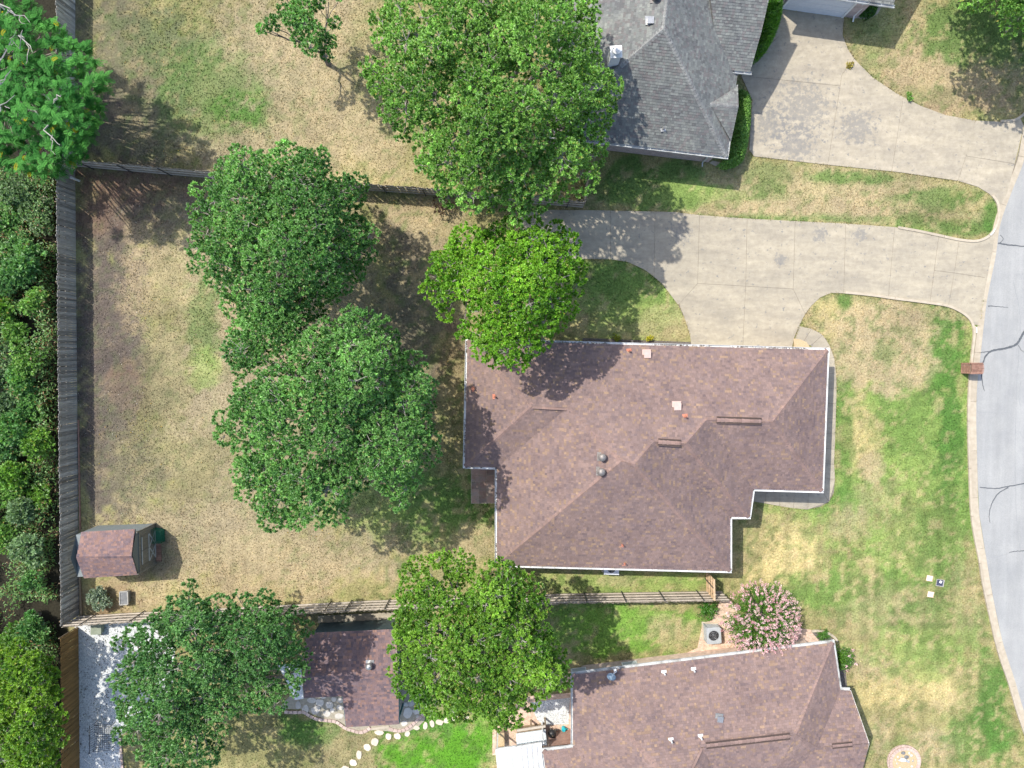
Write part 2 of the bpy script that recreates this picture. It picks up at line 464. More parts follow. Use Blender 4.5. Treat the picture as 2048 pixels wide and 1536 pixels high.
def gravelmat():
    m, nt, b = new_mat('white_gravel')
    p = position(nt)
    v = nt.nodes.new('ShaderNodeTexVoronoi'); v.inputs['Scale'].default_value = 16
    nt.links.new(p, v.inputs['Vector'])
    base = ramp(nt, v.outputs['Color'], [(0.0, (0.36, 0.38, 0.39)), (0.5, (0.56, 0.58, 0.58)), (1.0, (0.72, 0.72, 0.70))])
    n = noise(nt, p, 9, 6, 0.75)
    msk = ramp(nt, n, [(0.56, (0, 0, 0)), (0.66, (1, 1, 1))])
    c = mixc(nt, msk, base, (0.13, 0.115, 0.10))
    nt.links.new(c, b.inputs['Base Color'])
    b.inputs['Roughness'].default_value = 0.9
    bump(nt, b, v.outputs['Distance'], 0.8, 0.03)
    return m
M['gravel'] = gravelmat()

# ------------------------------------------------------------------ outlines used by ground and paving (photo survey)
DRIVE = [(1040,419),(1165,420),(1350,424),(1399,430),(1495,437),(1590,442),(1691,447),(1789,454),(1877,471),(1920,479),(1955,481),(1976,472),(1986,458),(1993,446),
         (1985,500),(1976,545),(1966,600),(1956,652),(1948,650),(1938,636),(1920,624),(1895,613),(1860,607),(1789,598),(1691,587),(1662,586),(1640,595),(1622,612),(1608,632),
         (1598,652),(1588,676),(1583,700),(1383,700),(1380,672),(1372,645),(1356,610),(1326,570),(1290,540),(1255,524),(1221,519),(1160,518),(1040,516)]
NEDRIVE = [(1530,15),(1688,33),(1685,70),(1695,97),(1716,126),(1745,155),(1790,185),(1840,211),(1890,230),(1950,241),(2010,244),(2040,236),(2048,250),(2036,300),(2014,386),(1996,420),
           (1992,404),(1978,388),(1955,374),(1915,362),(1800,345),(1655,330),(1508,313),(1498,300),(1504,200),(1480,150),(1530,90)]
WALK = [(1598,652),(1620,656),(1640,665),(1652,677),(1661,695),(1668,715),(1672,745),(1673,780),(1671,850),(1669,900),(1668,930),(1670,960),(1668,985),(1659,1003),(1640,1014),(1615,1019),(1580,1016),(1503,1002),
        (1503,960),(1630,960),(1630,700),(1620,690),(1588,690)]
STREET_E = [(2075,215),(2060,262),(2048,321),(2020,386),(1999,448),(1990,513),(1973,602),(1961,705),(1954,773),(1952,830),(1953,876),(1955,950),(1958,1025),(1973,1120),(1987,1200),(2005,1285),(2030,1365),(2046,1420),(2070,1490),(2100,1570)]
GUTTER_W = [(2055,215),(2044,262),(2028,321),(2010,386),(1990,448),(1978,513),(1961,602),(1950,680),(1943,740),(1940,773),(1938,842),(1939,876),(1941,950),(1944,1025),(1960,1120),(1974,1200),(1993,1285),(2018,1365),(2034,1420),(2058,1490),(2088,1570)]
HOUSE = [(934,676),(1659,696),(1648,987),(1503,983),(1502,1040),(1464,1040),(1464,1147),(990,1135),(992,939),(926,938)]
GRAVEL = [(150,1245),(330,1242),(350,1300),(345,1400),(300,1440),(240,1470),(248,1560),(150,1560)]
PATIO_STONE = [(556,1418),(590,1380),(700,1370),(850,1370),(850,1440),(838,1452),(815,1464),(795,1465),(775,1462),(745,1460),(725,1464),(700,1458),(690,1450),(675,1440),(650,1438),(625,1428),(608,1418)]
SEHOUSE = [(1130,1345),(1670,1281),(1682,1377),(1702,1377),(1735,1470),(1720,1600),(1085,1600),(1085,1497),(1135,1495)]
NEHOUSE = [(1080,270),(1225,288),(1457,318),(1477,218),(1475,150),(1503,148),(1527,0),(1527,-80),(1080,-80)]
BARN = [(640,1264),(790,1258),(798,1450),(692,1455),(685,1393),(606,1396)]

# ------------------------------------------------------------------ ground: one sheet, colour = what grows there, with shade painted in at the left
DRY = (0.275,0.232,0.150)
YLW = (0.43,0.36,0.175)
STR, GRN, LGR, OLV, SOIL_SHADE, RED, DRK, LUS, TAN, GRY = (0.355,0.292,0.175), (0.075,0.165,0.035), (0.205,0.285,0.080), (0.20,0.19,0.085), (0.112,0.093,0.079), (0.175,0.112,0.080), (0.03,0.028,0.02), (0.10,0.26,0.025), (0.35,0.28,0.17), (0.138,0.125,0.090)  # the soil tone is darkened to carry the shade along the back fence
BLOBS = [  # cx, cy, rx, ry, colour, strength
    (440,160,420,320,OLV,1.0),(560,200,260,230,DRY,0.8),(700,260,180,160,STR,0.75),(250,180,140,240,GRY,0.85),(420,190,130,100,GRN,0.55),(480,220,70,45,GRN,0.9),(330,90,120,90,GRN,0.3),(640,60,150,80,TAN,0.5),(730,120,40,100,OLV,.5),  # grey at upper left: tree shade painted into the ground colour
    (520,780,420,480,DRY,0.95),(400,560,120,120,STR,.6),(225,640,95,400,SOIL_SHADE,1.0),(230,400,110,80,RED,0.55),(200,560,60,130,SOIL_SHADE,.8),(255,780,45,60,RED,0.5),(225,770,15,30,RED,.6),(330,400,160,80,SOIL_SHADE,0.5),(280,560,50,120,TAN,.6),(260,860,90,120,GRY,0.5),
    (400,640,45,90,GRN,0.6),(410,740,35,45,LGR,0.6),(330,700,60,200,OLV,0.45),(340,930,150,90,OLV,0.55),(260,960,110,60,GRY,.5),
    (700,1020,120,50,LGR,0.7),(880,1010,100,90,GRN,0.85),(960,1010,40,60,GRN,.8),(800,1060,120,50,LGR,0.5),(520,1110,330,90,DRY,0.85),(560,1110,200,50,STR,.5),(500,1170,300,50,TAN,.6),(940,1090,60,40,STR,0.7),(300,1120,40,60,GRY,.5),
    (205,1205,60,45,RED,0.75),(260,1190,130,40,TAN,0.5),(830,640,90,200,GRY,0.9),(800,480,90,90,SOIL_SHADE,0.7),(900,740,35,110,RED,0.45),(900,850,40,120,OLV,0.6),(850,420,90,40,TAN,0.8),(880,470,60,50,STR,.7),
    (1250,1165,200,30,LGR,0.8),(1240,1160,60,14,STR,.5),(1380,1165,40,25,LGR,.8),
    (1240,1260,180,60,LUS,0.75),(1360,1275,60,30,TAN,0.55),(1320,1255,40,30,STR,.5),
    (600,1500,170,90,OLV,0.95),(620,1465,75,35,GRN,0.9),(700,1500,80,60,STR,.35),(900,1500,130,80,LUS,1.0),(960,1460,90,60,LUS,.7),(830,1440,120,40,GRN,.7),(470,1480,60,80,OLV,.9),(1000,1520,25,40,STR,.6),
    (1270,600,130,90,LGR,0.9),(1230,560,110,50,GRN,.6),(1340,650,60,40,STR,.4),(1280,660,90,15,STR,.35),
    (1600,400,420,90,STR,0.7),(1300,370,150,60,GRN,0.85),(1400,390,100,30,LGR,.7),(1540,360,60,45,GRN,0.5),(1700,355,120,16,GRN,0.75),(1890,400,110,30,GRN,0.7),(1985,420,20,60,GRN,.8),(1870,455,130,18,GRN,0.75),(1600,437,300,10,GRN,0.7),(1560,415,120,16,TAN,.6),(1720,410,90,35,TAN,.6),(1850,430,60,20,RED,.25),
    (1880,130,200,140,TAN,0.95),(1960,60,130,90,GRN,0.8),(1760,60,60,60,LGR,0.4),(1860,190,80,20,GRN,.35),(1740,150,25,50,GRN,.4),(1930,200,120,30,RED,.3),
    (1800,900,300,340,LGR,1.0),(1750,690,130,110,STR,0.92),(1680,640,80,50,YLW,.8),(1790,640,120,40,STR,.75),(1765,690,40,40,GRN,0.4),(1685,720,40,60,STR,0.7),(1725,870,38,100,YLW,0.9),(1745,940,30,40,STR,.7),(1890,700,45,120,GRN,0.9),(1900,870,35,150,GRN,0.95),(1690,600,18,20,GRN,.7),(1900,625,40,16,STR,.5),
    (1690,860,22,180,GRN,.6),(1800,820,80,90,GRN,0.4),(1690,1010,80,30,GRN,.5),
    (1570,1105,85,75,YLW,0.9),(1530,1150,60,40,YLW,0.85),(1700,1050,60,40,STR,0.6),(1760,1000,50,60,STR,.4),(1840,1060,90,80,OLV,0.45),(1900,1060,60,120,GRN,.5),(1640,1190,110,40,LGR,0.8),(1720,1190,160,60,GRN,0.5),(1780,1230,130,60,STR,0.35),(1880,1250,90,90,GRN,0.5),
    (1780,1370,75,52,YLW,0.9),(1870,1380,50,35,YLW,0.8),(1740,1330,60,30,STR,.6),(1870,1490,60,40,STR,0.8),(1765,1480,25,50,STR,0.6),(1980,1400,40,120,GRN,0.9),(1930,1200,40,100,STR,.3),(1950,1480,80,60,GRN,.7),(1850,1300,110,60,LGR,0.6),(1800,1500,30,30,GRN,.4),
    (1765,700,105,90,STR,0.85),(1735,650,110,45,STR,.7),(1770,705,30,28,GRN,.45),(1690,605,16,16,GRN,.6),(1840,730,40,40,STR,.5),(260,370,140,35,RED,.7),(180,420,40,70,RED,.45),(190,900,40,120,SOIL_SHADE,.7),
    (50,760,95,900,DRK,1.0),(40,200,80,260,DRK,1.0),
]
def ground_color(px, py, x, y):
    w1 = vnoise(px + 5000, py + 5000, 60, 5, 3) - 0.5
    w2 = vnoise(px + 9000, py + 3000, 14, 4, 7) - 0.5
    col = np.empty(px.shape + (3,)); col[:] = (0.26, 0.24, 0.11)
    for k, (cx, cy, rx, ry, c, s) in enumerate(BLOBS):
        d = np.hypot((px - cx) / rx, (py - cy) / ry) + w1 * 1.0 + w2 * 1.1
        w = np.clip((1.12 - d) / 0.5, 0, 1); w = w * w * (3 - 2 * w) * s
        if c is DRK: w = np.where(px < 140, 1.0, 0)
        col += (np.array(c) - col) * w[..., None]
    # mottling: tufts that stayed green, tufts that died back
    m1 = vnoise(px + 700, py + 100, 11, 3, 21); m2 = vnoise(px + 100, py + 900, 26, 4, 33)
    lawn = np.where(px > 150, np.where((px < 560) & (py > 330) & (py < 1240), 0.35, np.where(px < 760, 0.55, 0.85)), 0.0)
    g = np.clip((m1 - 0.535) / 0.08, 0, 1) * np.clip((m2 - 0.35) / 0.2, 0, 1) * 0.62 * lawn
    col += (np.array((0.10, 0.155, 0.045)) - col) * g[..., None]
    s = np.clip((0.455 - m1) / 0.08, 0, 1) * np.clip((m2 - 0.42) / 0.15, 0, 1) * 0.62 * lawn
    col += (np.array((0.38, 0.305, 0.17)) - col) * s[..., None]
    # mower passes in the front lawn and the lower back lawn
    mow = (np.sin(px * 0.21 + w1 * 3) + 0.8 * np.sin(py * 0.23 + w1 * 3) * ((py > 1160) & (py < 1330))) * ((px > 1500) & (py > 950)) * 0.075 + np.sin(px * 0.24) * ((py > 1040) & (px < 900)) * 0.05
    col *= (1 + mow + 0.35 * (vnoise(px, py, 7, 3, 5) - 0.5) + 0.35 * (vnoise(px, py, 90, 3, 6) - 0.5))[..., None]
    return np.clip(col, 0.008, 0.8)
def build_ground():
    core_x, core_y = np.arange(-36, 36.01, 0.2), np.arange(-30, 25.01, 0.2)
    xs = np.concatenate([np.linspace(-240, -37, 14), core_x, np.linspace(37, 240, 14)])
    ys = np.concatenate([np.linspace(-240, -31, 14), core_y, np.linspace(26, 240, 14)])
    X, Y = np.meshgrid(xs, ys)
    px, py = proj_np(np.clip(X, -35, 35), np.clip(Y, -28, 24), 0.0)
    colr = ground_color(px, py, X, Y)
    Z = (vnoise(px, py, 50, 4, 12) - 0.5) * 0.03 - 0.01
    V = np.stack([X, Y, Z], -1).reshape(-1, 3)
    ny, nx = X.shape
    i = np.arange(ny * nx).reshape(ny, nx)
    fc = np.stack([i[:-1, :-1], i[:-1, 1:], i[1:, 1:], i[1:, :-1]], -1).reshape(-1, 4)
    me = bpy.data.meshes.new('ground')
    me.vertices.add(len(V)); me.vertices.foreach_set('co', V.astype(np.float32).ravel())
    me.loops.add(fc.size); me.loops.foreach_set('vertex_index', fc.astype(np.int32).ravel())
    me.polygons.add(len(fc)); me.polygons.foreach_set('loop_start', np.arange(0, fc.size, 4, dtype=np.int32))
    me.update(calc_edges=True)
    me.polygons.foreach_set('use_smooth', np.ones(len(fc), bool))
    a = me.attributes.new('tone', 'FLOAT_COLOR', 'POINT')
    c4 = np.ones((len(V), 4), np.float32); c4[:, :3] = colr.reshape(-1, 3)
    a.data.foreach_set('color', c4.ravel())
    tag(link('ground', me, None, M['ground']), kind='structure')
build_ground()

def grass():
    r = np.random.default_rng(5)
    n = 330000
    x, y = r.uniform(-35, 35, n), r.uniform(-28, 24.5, n)
    px, py = proj_np(x, y, 0.0)
    keep = (px > 152) & (px < 2090) & (py > -30) & (py < 1570)
    for pl in (DRIVE, NEDRIVE, WALK, GRAVEL, PATIO_STONE):
        keep &= ~in_poly(px, py, pl)
    # under the houses nothing grows
    for pl in (HOUSE, SEHOUSE, NEHOUSE, BARN):
        c = np.mean(pl, axis=0)
        keep &= ~in_poly(px, py, [(c[0] + (p[0] - c[0]) * 0.93, c[1] + (p[1] - c[1]) * 0.93) for p in pl])
    st = [(p[0] - 16, p[1]) for p in STREET_E] + [(2300, 1570), (2300, 215)]
    keep &= ~in_poly(px, py, st)
    x, y, px, py = x[keep], y[keep], px[keep], py[keep]
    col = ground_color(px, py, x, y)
    bare = (np.abs(col - np.array(SOIL_SHADE)).sum(-1) < 0.07) | (px < 240)
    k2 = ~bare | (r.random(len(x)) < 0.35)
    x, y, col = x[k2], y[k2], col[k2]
    n = len(x)
    green = col[:, 1] > col[:, 0]
    a = r.uniform(0, 2 * np.pi, n); w = r.uniform(0.02, 0.05, n); h = r.uniform(0.03, 0.075, n) * np.where(green, 1.1, 0.9)
    la = r.uniform(0, 2 * np.pi, n); ll = r.uniform(0.02, 0.09, n)
    dx, dy = np.cos(a) * w, np.sin(a) * w
    V = np.empty((n, 3, 3))
    V[:, 0] = np.stack([x - dx, y - dy, np.full(n, -0.015)], -1)
    V[:, 1] = np.stack([x + dx, y + dy, np.full(n, -0.015)], -1)
    V[:, 2] = np.stack([x + np.cos(la) * ll, y + np.sin(la) * ll, h], -1)
    col = col * r.lognormal(0.10, 0.22, n)[:, None] * (1 + r.normal(0, 0.05, (n, 3)))
    o = mesh_np('lawn_grass', V.reshape(-1, 3), 3, np.clip(col, 0.01, 0.8), M['grass'])
    tag(o, 'short mown lawn grass, part green and part straw dry', 'grass', kind='stuff')
grass()

# ------------------------------------------------------------------ street, gutter, kerbs
def xy(pl, z=0.0): return [tuple(at(p[0], p[1], z))[:2] for p in pl]
def strip(a, b): return a + list(reversed(b))
mb = MB(); e = xy(STREET_E)
far = [(60, e[-1][1] - 20), (60, e[0][1] + 20)]
mb.prism([(e[0][0] + 1.5, e[0][1] + 20)] + e + [(e[-1][0] + 4, e[-1][1] - 20)] + far, -0.06, 0.012)
street = tag(mb.build('street', M['street']), kind='structure')
def ribbon(pts, w, z, t=0.004):
    """flat strip following a line of photo-surveyed points; w may be a list"""
    m = MB(); P = [at(p[0], p[1], 0) for p in pts]
    L, R = [], []
    for k, p in enumerate(P):
        d = (P[min(k + 1, len(P) - 1)] - P[max(k - 1, 0)]).normalized(); s = Vector((-d.y, d.x, 0))
        ww = w[k] if isinstance(w, list) else w
        L.append(p + s * ww / 2); R.append(p - s * ww / 2)
    m.prism([(p.x, p.y) for p in L + R[::-1]], z - t, z)
    return m
def smooth_line(pts, n=6, wob=0.0, seed=0):
    r = random.Random(seed); out = []
    P = [Vector(p) for p in pts]
    for k in range(len(P) - 1):
        p0, p1, p2, p3 = P[max(k - 1, 0)], P[k], P[k + 1], P[min(k + 2, len(P) - 1)]
        for j in range(n):
            t = j / n
            q = 0.5 * ((2 * p1) + (-p0 + p2) * t + (2 * p0 - 5 * p1 + 4 * p2 - p3) * t * t + (-p0 + 3 * p1 - 3 * p2 + p3) * t ** 3)
            out.append((q.x + r.uniform(-wob, wob), q.y + r.uniform(-wob, wob)))
    out.append(tuple(P[-1]))
    return out
def seal(pts, w0, w1, seed, mat='tar', z=0.020):
    l = smooth_line(pts, 7, 0.5, seed); n = len(l); r = random.Random(seed)
    ww = [(w0 + (w1 - w0) * k / (n - 1)) * r.uniform(0.8, 1.2) for k in range(n)]
    ribbon(l, ww, z, 0.010).build('crack_seal', M[mat], street)
seal([(1976,705),(1990,700),(2010,697),(2030,690),(2040,678),(2048,664),(2070,640)], 0.12, 0.16, 1)
seal([(1978,704),(1968,718),(1963,745),(1965,770),(1969,782)], 0.11, 0.02, 2, 'tar', 0.024)
seal([(1961,705),(1976,703)], 0.04, 0.06, 3, 'tar', 0.028)
seal([(2036,690),(2042,700),(2050,706)], 0.03, 0.02, 4, 'tar', 0.028)
seal([(1959,974),(1990,977),(2020,972),(2060,964)], 0.05, 0.08, 5)
seal([(2016,975),(1996,987),(1983,1008),(1978,1030),(1980,1046)], 0.07, 0.02, 6, 'tar', 0.024)
seal([(2018,1105),(2035,1102),(2060,1102)], 0.04, 0.07, 7)
seal([(1976,612),(1995,613),(2016,615)], 0.07, 0.02, 8)
seal([(1996,486),(2010,489),(2030,491),(2060,494)], 0.10, 0.07, 9)
seal([(2000,470),(2006,478),(1999,486)], 0.03, 0.03, 10, 'tar', 0.024)
for k, pts in enumerate([[(1955,826),(1975,824),(2000,826),(2020,823)],[(2042,760),(2038,790),(2040,812)],[(2026,560),(2040,640),(2034,760),(2030,900),(2033,1040),(2040,1100)],[(2030,550),(2050,547)],[(1976,1114),(1995,1113),(2020,1106)],[(2040,1375),(2060,1370)]]):
    seal(pts, 0.022, 0.016, 30 + k, 'hair', 0.018)

gut = tag(MB().prism([(0, 0), (0.01, 0), (0, 0.01)], -0.5, -0.49).build('kerb_bed', M['joint']), kind='structure')
bpy.data.objects.remove(gut)
def along(line, step):
    """resample a photo-surveyed line into pieces about step metres long"""
    P = [at(p[0], p[1], 0) for p in smooth_line(line, 8)]
    out, acc = [[P[0]]], 0.0
    for a, b in zip(P, P[1:]):
        acc += (b - a).length
        out[-1].append(b)
        if acc >= step: out.append([b]); acc = 0.0
    if len(out[-1]) < 2: out.pop()
    return out
def band(P, o0, o1, z0, z1, gap=0.012):
    """solid following the line P between the two side offsets"""
    P = [p.copy() for p in P]
    d0, d1 = (P[1] - P[0]).normalized(), (P[-1] - P[-2]).normalized()
    P[0] += d0 * gap; P[-1] -= d1 * gap
    L, R = [], []
    for k, p in enumerate(P):
        d = (P[min(k + 1, len(P) - 1)] - P[max(k - 1, 0)]).normalized(); s = Vector((-d.y, d.x, 0))
        L.append(p + s * o0); R.append(p + s * o1)
    return MB().prism([(p.x, p.y) for p in L + R[::-1]], z0, z1)
gut = tag(ribbon(smooth_line([((a[0] + b[0]) / 2, (a[1] + b[1]) / 2) for a, b in zip(STREET_E, GUTTER_W[:8] + GUTTER_W[9:])], 4), 0.36, 0.009, 0.04).build('gutter_bed', M['joint']), kind='structure')
GL = [((a[0] + b[0] * 1.0) / 2, (a[1] + b[1]) / 2) for a, b in zip(STREET_E, [(2058,215),(2044,262),(2034,321),(2011,386),(1989,448),(1979,513),(1961,602),(1949,705),(1941,773),(1940,830),(1940,876),(1942,950),(1945,1025),(1960,1120),(1974,1200),(1993,1285),(2019,1365),(2035,1420),(2059,1490),(2089,1570)])]
for P in along(GL, 3.0):
    band(P, -0.20, 0.20, -0.02, 0.022).build('gutter_slab', M['kerb'], gut)
KERBS = [
    [(1947,652),(1947,672),(1944,700),(1940,740),(1937,790),(1936,842),(1937,900),(1939,960),(1942,1025),(1949,1075),(1958,1120),(1964,1160),(1972,1200),(1982,1245),(1991,1285),(2003,1325),(2017,1365),(2033,1420),(2057,1490),(2085,1570)],
    [(1690,585),(1740,590),(1789,597),(1860,606),(1895,612),(1920,623),(1937,636),(1945,650),(1947,664)],
    [(1795,455),(1840,463),(1877,471),(1920,480),(1952,482),(1974,474),(1988,459),(1995,441),(1997,424),(1994,406),(1984,391)],
    [(2000,243),(2025,241),(2040,234),(2052,222),(2060,200)],
]
kerb = tag(ribbon(KERBS[0], 0.10, 0.02, 0.05).build('kerb', M['joint']), kind='structure')
for ki, kl in enumerate(KERBS):
    for P in along(kl, 3.0):
        band(P, -0.075, 0.075, -0.05, 0.11 if ki in (0,) else 0.085).build('kerb_stone', M['kerb'], kerb)
band([at(1988.5,458), at(1984,466), at(1979,471)], -0.03, 0.03, 0.02, 0.090).build('white_paint_mark', M['white'], kerb)
band([at(1951,654), at(1951.5,666)], -0.03, 0.03, 0.02, 0.10).build('white_paint_mark', M['white'], kerb)

# ------------------------------------------------------------------ paving slabs
def paving(name, outline, slabs, mat, gap=0.009, top=0.03):
    base = tag(MB().prism(inset(xy(outline), 0.02), -0.06, top - 0.018).build(name, M['joint']), kind='structure')
    for s in slabs:
        MB().prism(inset(xy(s), gap), -0.03, top).build('concrete_slab', mat, base)
    return base
paving('driveway', DRIVE, [
    [(1040,419),(1165,420),(1221,421),(1221,519),(1160,518),(1040,516)],
    [(1221,421),(1310,423),(1308,554),(1290,540),(1255,524),(1221,519)],
    [(1310,423),(1350,424),(1399,430),(1395,567),(1360,606),(1356,610),(1326,570),(1308,554)],
    [(1399,430),(1494,437),(1491,572.5),(1395,567)],
    [(1494,437),(1590,442),(1586,578),(1491,572.5)],
    [(1590,442),(1691,447),(1687,587),(1662,586),(1640,595),(1622,612),(1610,628),(1586,578)],
    [(1691,447),(1789,454),(1776,596),(1687,587)],
    [(1789,454),(1877,471),(1859,607),(1776,596)],
    [(1877,471),(1918,478.5),(1908,546),(1868,541)],
    [(1868,541),(1908,546),(1896,613),(1859,607)],
    [(1918,478.5),(1955,481),(1976,472),(1986,458),(1991,450),(1985,500),(1974,556),(1908,546)],
    [(1908,546),(1974,556),(1966,600),(1956,650),(1948,650),(1938,636),(1920,624),(1896,613)],
    [(1395,567),(1491,572.5),(1485,700),(1383,700),(1380,672),(1372,645),(1358,608)],
    [(1491,572.5),(1586,578),(1610,628),(1598,652),(1588,676),(1583,700),(1485,700)],
], M['concrete'])
paving('neighbour_driveway', NEDRIVE, [
    [(1530,15),(1688,33),(1685,70),(1695,97),(1708,118),(1683,150),(1680,172),(1482,152),(1530,90)],
    [(1482,152),(1680,172),(1655,330),(1508,313),(1498,300),(1504,200)],
    [(1680,172),(1683,150),(1708,118),(1716,126),(1745,155),(1790,185),(1806,194),(1783,343),(1655,330)],
    [(1806,194),(1840,211),(1890,230),(1950,241),(1936,300),(1915,362),(1800,345),(1783,343)],
    [(1950,241),(2010,244),(2040,236),(2047,252),(2036,300),(2029,328),(1932,312)],
    [(1932,312),(2029,328),(2014,386),(1996,418),(1992,404),(1978,388),(1955,374),(1915,362)],
], M['concrete_old'])
def ladder(outer, inner, n):
    def resamp(l, n):
        P = [Vector(p) for p in l]; d = [0]
        for a, b in zip(P, P[1:]): d.append(d[-1] + (b - a).length)
        out = []
        for k in range(n + 1):
            t = d[-1] * k / n
            for j in range(len(P) - 1):
                if t <= d[j + 1] + 1e-6:
                    out.append(tuple(P[j].lerp(P[j + 1], (t - d[j]) / max(1e-6, d[j + 1] - d[j])))); break
        return out
    o, i = resamp(outer, n), resamp(inner, n)
    return [[o[k], o[k + 1], i[k + 1], i[k]] for k in range(n)]
wk = ladder([(1598,652),(1620,656),(1640,665),(1652,677),(1661,695),(1668,715)], [(1588,684),(1612,687),(1622,692),(1629,700),(1632,710),(1634,722)], 4)
wk += ladder([(1668,715),(1672,745),(1673,780),(1671,850),(1669,900),(1668,930),(1670,960)], [(1634,722),(1634,745),(1634,780),(1634,850),(1634,900),(1634,930),(1634,952)], 8)
wk += ladder([(1670,960),(1668,985),(1659,1003),(1640,1014),(1615,1019)], [(1634,952),(1632,957),(1630,959),(1626,960),(1618,960)], 2)
wk += ladder([(1615,1019),(1580,1016),(1503,1002)], [(1618,960),(1580,960),(1503,960)], 4)
paving('front_walk', WALK, wk, M['concrete'], 0.010, 0.034)
mb = MB().prism(xy([(1587,677),(1600,679),(1612,684),(1618,692),(1620,705),(1587,705)]), 0.02, 0.05)
tag(mb.build('planting_bed', M['tan_soil']), kind='structure')
tag(MB().prism(xy([(1165,676),(1382,684),(1384,700),(1165,700)]), -0.02, 0.012).build('house_bed', M['mulch']), kind='structure')
pb = tag(MB().prism(xy([(1262,680.5),(1266,680.5),(1266,696),(1262,696)]), 0, 0.10).build('splash_block', M['kerb']), 'pale concrete splash block by north wall of brown house', 'splash block')

# ------------------------------------------------------------------ roofs
BROWN = [((0.208,0.150,0.137), 6), ((0.222,0.158,0.141), 5), ((0.190,0.140,0.131), 4), ((0.252,0.175,0.132), 1.8), ((0.275,0.192,0.136), 0.6), ((0.174,0.130,0.127), 2)]
GREY = [((0.172,0.182,0.175), 5), ((0.152,0.160,0.156), 4), ((0.196,0.206,0.194), 2.5), ((0.160,0.152,0.150), 3), ((0.132,0.134,0.134), 2)]
DULL = [((0.20,0.135,0.13), 5), ((0.165,0.12,0.125), 4), ((0.24,0.15,0.125), 2), ((0.13,0.10,0.11), 3)]
def pick(pal, r):
    c = r.choices([p[0] for p in pal], [p[1] for p in pal])[0]
    k = r.uniform(0.88, 1.12)
    return tuple(min(0.8, v * k) for v in c)
def newell(P):
    n = Vector((0, 0, 0))
    for a, b in zip(P, P[1:] + P[:1]):
        n += Vector(((a.y - b.y) * (a.z + b.z), (a.z - b.z) * (a.x + b.x), (a.x - b.x) * (a.y + b.y)))
    n.normalize()
    return n if n.z > 0 else -n
def clip_half(poly, ax, v, keep_less):
    out = []
    for a, b in zip(poly, poly[1:] + poly[:1]):
        ia = (a[ax] <= v) if keep_less else (a[ax] >= v)
        ib = (b[ax] <= v) if keep_less else (b[ax] >= v)
        if ia: out.append(a)
        if ia != ib:
            t = (v - a[ax]) / (b[ax] - a[ax])
            q = [a[0] + (b[0] - a[0]) * t, a[1] + (b[1] - a[1]) * t]; q[ax] = v
            out.append(tuple(q))
    return out
def face_normal(P):
    e = P[1] - P[0]
    if e.length < 2.5 or len(P) == 3: return newell(P)
    e.normalize()                        # keep the eave line exact, fit only the pitch
    up = Vector((0, 0, 1)); h = up.cross(e).normalized()
    num = sum((p - P[0]).dot(h) * ((p - P[0]).z - (p - P[0]).dot(e) * e.z) for p in P[2:]); den = sum((p - P[0]).dot(h) ** 2 for p in P[2:])
    n = e.cross(h + up * (num / max(den, 1e-6))).normalized()
    return n if n.z > 0 else -n
def shingle_tabs(P, pal, r, course=0.15):
    n = face_normal(P)
    h = Vector((0, 0, 1)).cross(n)
    if h.length < 1e-3: h = Vector((1, 0, 0))
    h.normalize(); s = n.cross(h).normalized()
    if s.z < 0: s, h = -s, -h
    o = P[0]
    q = [((p - o).dot(h), (p - o).dot(s)) for p in P]
    v, vmax = min(c[1] for c in q) - 0.01, max(c[1] for c in q)
    tabs = []
    while v < vmax:
        st = clip_half(clip_half(q, 1, v, False), 1, v + course, True)
        if len(st) >= 3:
            u, umax = min(c[0] for c in st) - r.uniform(0, 0.3), max(c[0] for c in st)
            while u < umax:
                w = r.choice((0.10, 0.13, 0.13, 0.17, 0.17, 0.22, 0.28))
                t = clip_half(clip_half(st, 0, u + 0.002, False), 0, u + w - 0.002, True)
                if len(t) >= 3:
                    area = abs(sum(a[0] * b[1] - b[0] * a[1] for a, b in zip(t, t[1:] + t[:1]))) / 2
                    if area > 0.0008:
                        lift = r.uniform(0.0, 0.007)
                        def p3(c, off=None): return o + h * c[0] + s * c[1] + n * (0.006 + 0.019 * (v + course - c[1]) / course + lift if off is None else off)
                        ar = sum(a[0] * b[1] - b[0] * a[1] for a, b in zip(t, t[1:] + t[:1]))
                        if ar < 0: t = t[::-1]
                        polys = [[p3(c) for c in t]]
                        for a, b in zip(t, t[1:] + t[:1]):
                            if abs(a[1] - v) < 1e-4 and abs(b[1] - v) < 1e-4:
                                polys.append([p3(a), p3(a, -0.002), p3(b, -0.002), p3(b)])
                        tabs.append((area, polys, pick(pal, r)))
                u += w
        v += course
    return tabs
